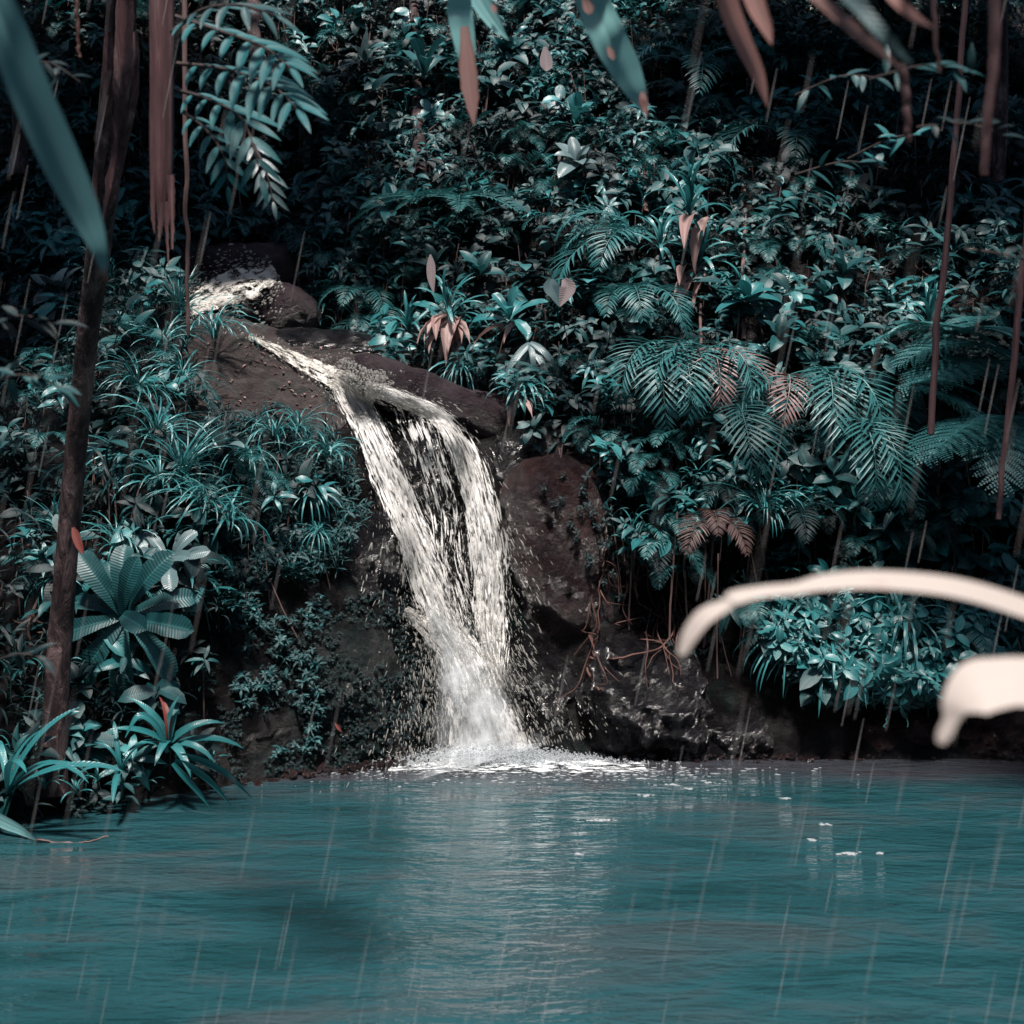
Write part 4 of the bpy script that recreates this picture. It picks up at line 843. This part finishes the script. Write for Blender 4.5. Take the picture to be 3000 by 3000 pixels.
# broad leaf rosettes high on the slope
rosette('broadleaf_plant', 800, 150, 92, 10, 'broad', 'teal', 'umbrella like rosette of long broad leaves near the top', 'plant', off=.9, tilt=.35, er=(-.5, .8))
rosette('broadleaf_plant', 1087, 238, 66, 9, 'broad', 'teal_bright', 'upright teal rosette under the spotted hanging blade', 'plant', off=.8, tilt=.45, er=(-.3, 1.1))
rosette('broadleaf_plant', 1088, 312, 60, 9, 'oval', 'grey_leaf', 'shiny rounded rosette just below the upright teal rosette', 'plant', off=.8, tilt=.5, er=(-.4, .7))
rosette('broadleaf_plant', 640, 355, 52, 8, 'oval', 'teal', 'round leaved plant right of the compound leaves', 'plant', off=.7)
rosette('broadleaf_plant', 735, 395, 58, 8, 'oval', 'teal_bright', 'glossy leaved sprig above the flat fern tier', 'plant', off=.7)
rosette('broadleaf_plant', 1590, 522, 62, 8, 'oval', 'teal', 'whorl of long oval leaves right of the strappy crowns', 'plant', off=.7, tilt=.4, er=(-.3, .8))
rosette('broadleaf_plant', 1410, 570, 60, 9, 'oval', 'teal_bright', 'bright glossy whorl above the pink tinged fern', 'plant', off=.7, tilt=.4, er=(-.4, .8))
rosette('broadleaf_plant', 1470, 640, 56, 7, 'oval', 'teal', 'dark glossy whorl right of the pink tinged fern', 'plant', off=.6)
rosette('broadleaf_plant', 1555, 560, 46, 6, 'oval', 'teal', 'small whorl left of the long oval whorl', 'plant', off=.6)
rosette('broadleaf_plant', 905, 520, 56, 7, 'oval', 'teal', 'drooping glossy plant above the dead leaf rosette', 'plant', off=.6)
rosette('broadleaf_plant', 820, 505, 50, 6, 'oval', 'teal_dark', 'dark drooping plant behind the pale hanging leaf', 'plant', off=.6)
rosette('broadleaf_plant', 1730, 470, 56, 7, 'oval', 'teal_dark', 'dim whorl beside the slender reddish trunk', 'plant', off=.6)
rosette('broadleaf_plant', 955, 110, 60, 7, 'oval', 'teal', 'broad leaves between the two small hanging blades', 'plant', off=.8)
rosette('broadleaf_plant', 690, 120, 60, 8, 'lance', 'grey_leaf', 'pale starry plant left of the umbrella rosette', 'plant', off=.8)
rosette('broadleaf_plant', 1300, 330, 44, 8, 'lance', 'teal', 'small leafy crown right of the shiny rounded rosette', 'plant', off=.6)
rosette('broadleaf_plant', 1690, 960, 60, 10, 'lance', 'teal', 'shrubby plant with pointed leaves left of the right edge ferns', 'plant', off=.6, tilt=.3, er=(-.5, .9))
rosette('broadleaf_plant', 1560, 1090, 42, 5, 'oval', 'teal_bright', 'two toned oval leaves just above the white arching blade', 'plant', off=.6)
rosette('broadleaf_plant', 1645, 1085, 36, 4, 'oval', 'teal', 'narrow upright leaf pair above the white arching blade', 'plant', off=.6)
# single conspicuous leaves
pathleaf([(1028, 88, 5, 15), (1030, 108, 22, 15), (1031, 125, 22, 15), (1030, 134, 4, 15)], 'palepink', 'pale pink upright leaf high in the middle')
pathleaf([(812, 480, 3, 13.6), (813, 500, 16, 13.6), (814, 525, 15, 13.6), (818, 552, 2, 13.6)], 'palepink', 'pale pink hanging leaf above the spiky plants')
hl = empty('heart_leaf', at(1056, 575, 13.2), 'large heart shaped folded pinkish leaf above the ledge', 'leaf')
part_of(hl, pathleaf([(1064, 526, 10, 13.2), (1071, 540, 30, 13.2), (1066, 556, 24, 13.2), (1056, 578, 3, 13.2)], 'palepink', None, name='right_half', cat=None))
part_of(hl, pathleaf([(1040, 526, 10, 13.25), (1040, 540, 30, 13.25), (1048, 556, 22, 13.25), (1055, 578, 3, 13.25)], 'grey_leaf', None, name='left_half', cat=None))
part_of(hl, vine([(1056, 575), (1062, 600), (1070, 650)], 3, 'stem', '', Y=13.3, k=4))
hl.children[-1].name = 'stalk'
for c in ('label', 'category'):
    if c in hl.children[-1]: del hl.children[-1][c]
for k_, (px, py, lab) in enumerate(((638, 1372, 'tiny red leaf lying on the mossy rock'), (380, 1290, 'small red leaf under the large bird nest fern'), (1110, 325, 'tiny red leaf in the upper undergrowth'))):
    Yl = depth(px, py)-.12
    pathleaf([(px-6, py-8, 2, Yl), (px, py, 7, Yl), (px+6, py+9, 1, Yl)], 'red', lab)
# ferns
fern(1255, 660, 158, (-100, -75, -130, -40), 'dense drooping fern with a broad hanging frond on the left of the fern row', 'wide', off=.75)
fern(1335, 660, 150, (-110, -85, -60, -140, -30), 'fern with pink tinged fronds in the middle of the fern row', 'wide', off=.75, mats=[None, 'pinkfern', None, None, 'pinkfern'])
fern(1385, 770, 150, (-92, -70), 'dark fern frond hanging straight down below the pink fern', 'wide', 'teal', off=.6)
fern(1482, 712, 128, (-95, -150, -30, -70), 'fern with a rosy collapsed frond right of the pink fern', 'wide', off=.7, mats=['pinkfern', None, None, None])
fern(1545, 700, 190, (-92, -78, -60), 'tall fern with the longest hanging fronds', 'wide', off=.7)
fern(1612, 790, 175, (-88, -70), 'narrow fern frond hanging lowest on the right of the row', 'wide', off=.65)
fern(1205, 462, 150, (-165, -150, 180, -120), 'fern arching leftwards below the strappy fan', 'fern', off=.7, els=[.1, -.1, .3, 0])
fern(1195, 575, 120, (-60, -35, -90, -120), 'fern with slanting fronds right of the heart shaped leaf', 'fern', off=.6)
fern(690, 560, 72, (-160, -110, -60), 'small pale fern above the runnel', 'fern', off=.4)
fern(700, 605, 82, (-100, -140, -60), 'small fern hanging over the top of the waterfall', 'fern', off=.4)
fern(600, 450, 86, (-110, -60, -150), 'dim fern behind the upper cascade', 'fern', 'teal', off=.4)
fern(790, 375, 90, (-90, -30, -150, 0, 180), 'flat tiered fern left of the middle of the hillside', 'flat', off=.8)
fern(870, 372, 88, (-90, -30, -150, 0, 180), 'flat tiered fern right of its twin on the hillside', 'flat', off=.8)
fern(1340, 985, 90, (-120, -60, -90), 'withered brown fern behind the whorled shrub', 'fern', 'deadfern', off=.4)
fern(1420, 1140, 60, (-110, -60, -90), 'little fern under the left shoulder of the white blade', 'fern', off=.5)
fern(1830, 1190, 70, (-90, -30, -150, 10), 'small fan shaped fern left of the right edge', 'fern', off=.5)
fern(1500, 960, 80, (-30, -90, -150), 'dark fern inside the whorled shrub', 'fern', 'teal_dark', off=.5)
fern(1925, 690, 200, (-165, -150, 170), 'lacy tree fern with flat fronds reaching in from the right edge', 'lacy', off=1.2, els=[.1, -.15, .3], name='tree_fern', cat='tree fern')
fern(1690, 735, 150, (-20, 0, -45), 'lacy fern spreading right from the fern row', 'lacy', off=1.2, els=[-.1, .1, -.3], name='tree_fern', cat='tree fern')
fern(1935, 790, 200, (-120, -145, -95), 'lowest lacy tree fern drooping at the right edge', 'lacy', off=1.2, els=[-.3, -.2, -.5], name='tree_fern', cat='tree fern')
fern(1780, 640, 110, (-120, -60, -30, -150, 30), 'pale lacy fern behind the slender reddish trunk', 'lacy', off=.9, name='tree_fern', cat='tree fern')
fern(1310, 130, 120, (-150, -90, -30, 170, 10), 'hazy fern near the top beside the spotted hanging blade', 'fern', off=.8)
fern(1480, 260, 130, (-150, -90, -30, 170, 10), 'dim spreading fern in the upper right', 'fern', 'teal', off=.9)
# shrubs
bush(1465, 1000, 110, 'whorled shrub with bright pointed leaves under the ferns', 12, .15, off=.5)
bush(1460, 1080, 60, 'small bright shrub just above the white blade', 8, .12, off=.5)
bush(1690, 1000, 80, 'looser shrub with pointed leaves right of the whorled shrub', 8, .15, 'teal', off=.4)
bush(620, 600, 70, 'leafy shrub right of the plum boulder', 9, .13, off=.35)
bush(1180, 800, 80, 'dark shrub hanging above the red brown buttress', 8, .12, mat='teal', off=.4)
bush(1480, 1160, 70, 'low shrub beneath the arch of the white blade', 8, .12, mat='teal', off=.5)
bush(440, 1150, 70, 'sparse leafy shrub on the dark left rock', 9, .10, mat='teal', off=.3)
bush(560, 1100, 60, 'small shrub clinging to the rock left of the falls', 8, .08, mat='teal', off=.2)
bush(620, 470, 66, 'shrub above the plum boulder', 8, .12, mat='teal', off=.4)
bush(1740, 1190, 90, 'pale leafy shrub between the white blades', 9, .13, mat='fern', off=.5)
# compound leaves at the upper left, nearer to the camera
def compound(ctrl, n, Ls, W, Y, mat, label, down=.5, name='compound_leaf'):
    P = smooth_path([at(a, b_, Y_) for a, b_, Y_ in ctrl], 60); root = empty(name, P[0], label, 'compound leaf'); b = MB()
    b.add(*tube(P, np.linspace(.012, .003, 60), 5)); o = b.build('stalk', M['stem'], root); o.matrix_parent_inverse = root.matrix_basis.inverted()
    T = np.gradient(P, axis=0); T /= np.linalg.norm(T, axis=1)[:, None]
    for k in range(n):
        i = int(59*(.18+.82*k/(n-1))); az = math.atan2(T[i, 1], T[i, 0]); el = math.asin(T[i, 2])
        for sd_ in ((-1, 1) if k < n-1 else (0,)):
            L = pxl(Ls, Y)*(1-.35*abs(k/(n-1)-.45)*2)*rng.uniform(.85, 1.1)
            me = mcache('leaflet', int(rng.integers(0, 4)), mat)
            tv = Vector(T[i]); nv = Vector((0, -.75, .66)); nv = (nv-tv*nv.dot(tv)).normalized(); sv = nv.cross(tv); dv = (tv*math.cos(.8*sd_)+sv*math.sin(.8*sd_)+Vector((0, 0, -.25))).normalized(); n2 = (nv-dv*nv.dot(dv)).normalized(); yv = n2.cross(dv)
            m_ = Matrix.Translation(P[i]) @ Matrix((dv, yv, n2)).transposed().to_4x4() @ Matrix.Rotation(.1, 4, 'Y') @ Matrix.Scale(L, 4)
            o = link('leaflet', me, root); o.matrix_parent_inverse = root.matrix_basis.inverted(); o.matrix_basis = m_
    return root
compound([(330, 30, 6.22), (420, 60, 5.62), (500, 90, 5.33), (548, 128, 5.18)], 8, 112, .2, 5.48, 'compound', 'topmost compound leaf pointing right from the hanging trunk')
compound([(335, 120, 6.07), (420, 130, 5.62), (510, 160, 5.33), (560, 205, 5.18)], 9, 112, .2, 5.48, 'compound', 'bright compound leaf with fingered tip above the dark gap')
compound([(335, 170, 6.36), (400, 190, 5.92), (460, 230, 5.77), (492, 330, 5.70)], 8, 96, .2, 5.92, 'compound', 'drooping compound leaf below the bright fingered one')
compound([(345, 210, 6.36), (385, 240, 6.07), (420, 290, 5.92), (430, 350, 5.92)], 7, 80, .2, 5.92, 'compound', 'lowest compound leaf beside the thin hanging root')
compound([(325, 60, 5.92), (380, 20, 5.48), (450, 10, 5.18), (520, 30, 5.18)], 7, 100, .2, 5.33, 'teal', 'dim blurred compound leaf along the top edge')
compound([(470, 260, 6.36), (500, 320, 6.29), (515, 380, 6.29)], 6, 60, .2, 6.29, 'grey_leaf', 'greyish withered compound leaf hanging at the edge of the dark gap')
# dim plants in the dark left corner, dimness put into the leaf colour
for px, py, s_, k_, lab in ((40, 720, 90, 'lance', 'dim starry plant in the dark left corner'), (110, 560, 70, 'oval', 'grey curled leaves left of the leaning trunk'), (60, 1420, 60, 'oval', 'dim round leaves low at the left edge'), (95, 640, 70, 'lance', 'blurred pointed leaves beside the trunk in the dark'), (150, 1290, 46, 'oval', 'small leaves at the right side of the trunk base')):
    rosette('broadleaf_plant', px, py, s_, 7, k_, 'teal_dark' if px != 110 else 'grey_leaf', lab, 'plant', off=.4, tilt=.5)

def spray(px, py, Y, n, size, mat, lab, ang=0.0):
    base = at(px, py, Y); root = empty('leafy_spray', base, lab, 'leafy spray'); L = pxl(size, Y); b = MB(); sb = MB()
    P = smooth_path([(0, 0, 0), (math.cos(ang)*L*1.3, -.1, math.sin(ang)*L*1.3+.1*L), (math.cos(ang)*L*2.4, -.15, math.sin(ang)*L*2.4-.3*L)], 12); sb.add(*tube(P, np.linspace(.01, .003, 12)*L*4, 5))
    for k in range(n):
        i = 2+int(9*k/n); dv = Vector((math.cos(ang)*.5+rng.normal(0, .6), rng.normal(-.2, .4), rng.normal(-.1, .5))).normalized(); nv = Vector((0, -.6, .8)); nv = (nv-dv*nv.dot(dv)).normalized(); yv = nv.cross(dv)
        b.inst(leaf(L*rng.uniform(.6, 1), L*.24, 'lance', 6, 2, .1, .5, fold=.2), np.array(Matrix((dv, yv, nv)).transposed()), P[i])
    b.build('foliage', M[mat], root); sb.build('twig', M['stem'], root)
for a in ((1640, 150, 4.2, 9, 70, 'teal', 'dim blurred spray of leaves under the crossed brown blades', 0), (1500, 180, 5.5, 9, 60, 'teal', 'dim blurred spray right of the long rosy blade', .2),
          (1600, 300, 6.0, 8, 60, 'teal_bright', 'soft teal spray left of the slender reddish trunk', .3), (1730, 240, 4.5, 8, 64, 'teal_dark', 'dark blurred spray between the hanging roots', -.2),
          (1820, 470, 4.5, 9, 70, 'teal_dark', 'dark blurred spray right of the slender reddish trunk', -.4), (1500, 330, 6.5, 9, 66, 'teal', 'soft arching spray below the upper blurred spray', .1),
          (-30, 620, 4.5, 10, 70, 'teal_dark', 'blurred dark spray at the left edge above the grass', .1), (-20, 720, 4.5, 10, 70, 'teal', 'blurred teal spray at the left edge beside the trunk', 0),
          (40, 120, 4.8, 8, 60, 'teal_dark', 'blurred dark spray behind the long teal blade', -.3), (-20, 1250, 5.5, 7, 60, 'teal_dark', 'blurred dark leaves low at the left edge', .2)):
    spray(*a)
# ------------------------------------------------------------ nearer hanging blades
pathleaf([(-160, -330, 60, 2.6), (-70, -120, 74, 2.6), (5, 40, 76, 2.6), (60, 180, 78, 2.65), (118, 310, 74, 2.7), (164, 410, 54, 2.75), (190, 480, 26, 2.8), (200, 532, 2, 2.8)], 'bigblade', 'long blurred teal blade slanting down at the upper left', fold=.35, lean=.3)
hb = 'broad hanging blades at the top'
o = pathleaf([(850, -330, 40, 4.4), (858, -120, 48, 4.5), (866, 0, 46, 4.6), (870, 40, 46, 4.6), (880, 100, 36, 4.6), (882, 130, 18, 4.62), (884, 160, 6, 4.62)], 'hanging', 'hanging teal blade with a long withered brown half', fold=.3)
part_of(o, pathleaf([(876, 50, 14, 4.57), (880, 90, 24, 4.57), (884, 140, 34, 4.57), (890, 190, 26, 4.57), (894, 236, 2, 4.57)], 'withered', None, fold=.4, name='withered_half', cat=None, ripple=.15))
o = pathleaf([(800, -330, 40, 5.0), (860, -120, 44, 5.0), (902, -10, 40, 5.0), (935, 45, 26, 5.0), (950, 64, 10, 5.0), (960, 76, 1, 5.0)], 'hanging', 'short hanging teal blade with one brown spot', fold=.3)
o2 = pathleaf([(928, 8, 6, 4.97), (932, 16, 12, 4.97), (934, 24, 5, 4.97)], 'withered', None, name='brown_spot', cat=None); part_of(o, o2)
o = pathleaf([(1010, -330, 50, 3.8), (1080, -110, 64, 3.9), (1118, 0, 64, 4.0), (1148, 70, 66, 4.0), (1180, 130, 58, 4.05), (1204, 180, 34, 4.1), (1220, 216, 4, 4.1)], 'hanging', 'broad hanging teal blade with two brown spots and torn tip', fold=.25)
part_of(o, pathleaf([(1102, -4, 10, 3.95), (1110, 14, 20, 3.95), (1113, 26, 8, 3.95)], 'withered', None, name='brown_spot', cat=None))
part_of(o, pathleaf([(1148, 88, 6, 3.97), (1153, 100, 14, 3.97), (1158, 112, 5, 3.97)], 'withered', None, name='brown_spot', cat=None))
part_of(o, pathleaf([(1212, 174, 8, 4.05), (1214, 192, 16, 4.05), (1220, 220, 2, 4.05)], 'withered', None, name='torn_tip', cat=None))
pathleaf([(1310, -300, 40, 3.0), (1350, -90, 46, 3.0), (1372, 0, 40, 3.05), (1398, 70, 36, 3.1), (1430, 140, 26, 3.15), (1448, 202, 2, 3.2)], 'rosy', 'long rosy brown hanging blade right of the spotted one', fold=.3)
pathleaf([(1370, -300, 30, 2.8), (1400, -90, 40, 2.8), (1424, 0, 38, 2.8), (1445, 50, 24, 2.8), (1456, 84, 2, 2.8)], 'rosy', 'short blurred rosy blade beside the long one', fold=.3)
pathleaf([(1380, -200, 22, 2.2), (1480, -70, 26, 2.2), (1560, 10, 22, 2.2), (1640, 80, 20, 2.25), (1700, 130, 3, 2.3)], 'rosy', 'lower of the two crossed blurred brown blades', fold=.2)
pathleaf([(1430, -200, 30, 2.2), (1540, -70, 32, 2.2), (1620, 10, 30, 2.2), (1680, 80, 22, 2.2), (1722, 122, 3, 2.3)], 'grey_leaf', 'upper of the two crossed blurred blades with brown rim', fold=.2)
pathleaf([(1600, -160, 24, 2.2), (1660, -40, 22, 2.2), (1712, 20, 20, 2.2), (1760, 52, 2, 2.3)], 'rosy', 'faint blurred blade in the upper right corner', fold=.2)
vine([(-400, -340), (300, -330), (900, -330), (1500, -300), (2300, -330)], 40, 'bark', 'overhead branch carrying the hanging blades', name='branch', cat='branch', Y=3.6, k=10)
# curved blades beside the camera, strong light put into their white colour
pathleaf([(3100, 2700, 70, 1.7), (2700, 1800, 60, 1.75), (2300, 1330, 46, 1.8), (2080, 1205, 40, 1.8), (1932, 1146, 37, 1.8), (1800, 1108, 36, 1.8), (1660, 1094, 34, 1.8), (1560, 1098, 30, 1.8), (1500, 1110, 22, 1.8), (1440, 1116, 22, 1.8), (1384, 1128, 27, 1.8), (1372, 1140, 22, 1.8), (1330, 1162, 32, 1.8), (1304, 1194, 30, 1.8), (1288, 1228, 18, 1.8), (1284, 1238, 4, 1.8)], 'paleblade', 'long blade coloured glare white arching in from the right edge', fold=0, lean=1.1, n=160, name='arching_blade', cat='blade')
pathleaf([(2900, 2700, 90, 1.58), (2500, 1750, 100, 1.6), (2180, 1380, 106, 1.62), (2000, 1298, 100, 1.62), (1930, 1286, 92, 1.62), (1880, 1290, 98, 1.62), (1838, 1300, 104, 1.62), (1806, 1326, 62, 1.62), (1794, 1358, 30, 1.62), (1782, 1384, 28, 1.62), (1774, 1402, 14, 1.62)], 'paleblade', 'broad blade coloured glare white with a hooked tip at the lower right', fold=0, lean=1.1, n=120, name='hooked_blade', cat='blade')
# ------------------------------------------------------------ falling rain
b = MB()
for k in range(420):
    Y = rng.uniform(1.5, 6.0); u_ = rng.random(); px = u_*2400-230; py = rng.uniform(-100, 1950)
    if 500 < px < 1300 and py < 1400 and rng.random() < .6: continue
    p = at(px, py, Y); L = rng.uniform(.10, .28)*Y/4
    if p.z-L < .02: continue
    b.add(*tube([p, p+Vector((-.10*L, 0, -.5*L)), p+Vector((-.2*L, 0, -L))], np.array([.0008, .0022, .0012])*Y/4, 5))
tag(b.build('rain', M['rain']), 'fine slanting rain falling over the pool', 'rain', kind='stuff')
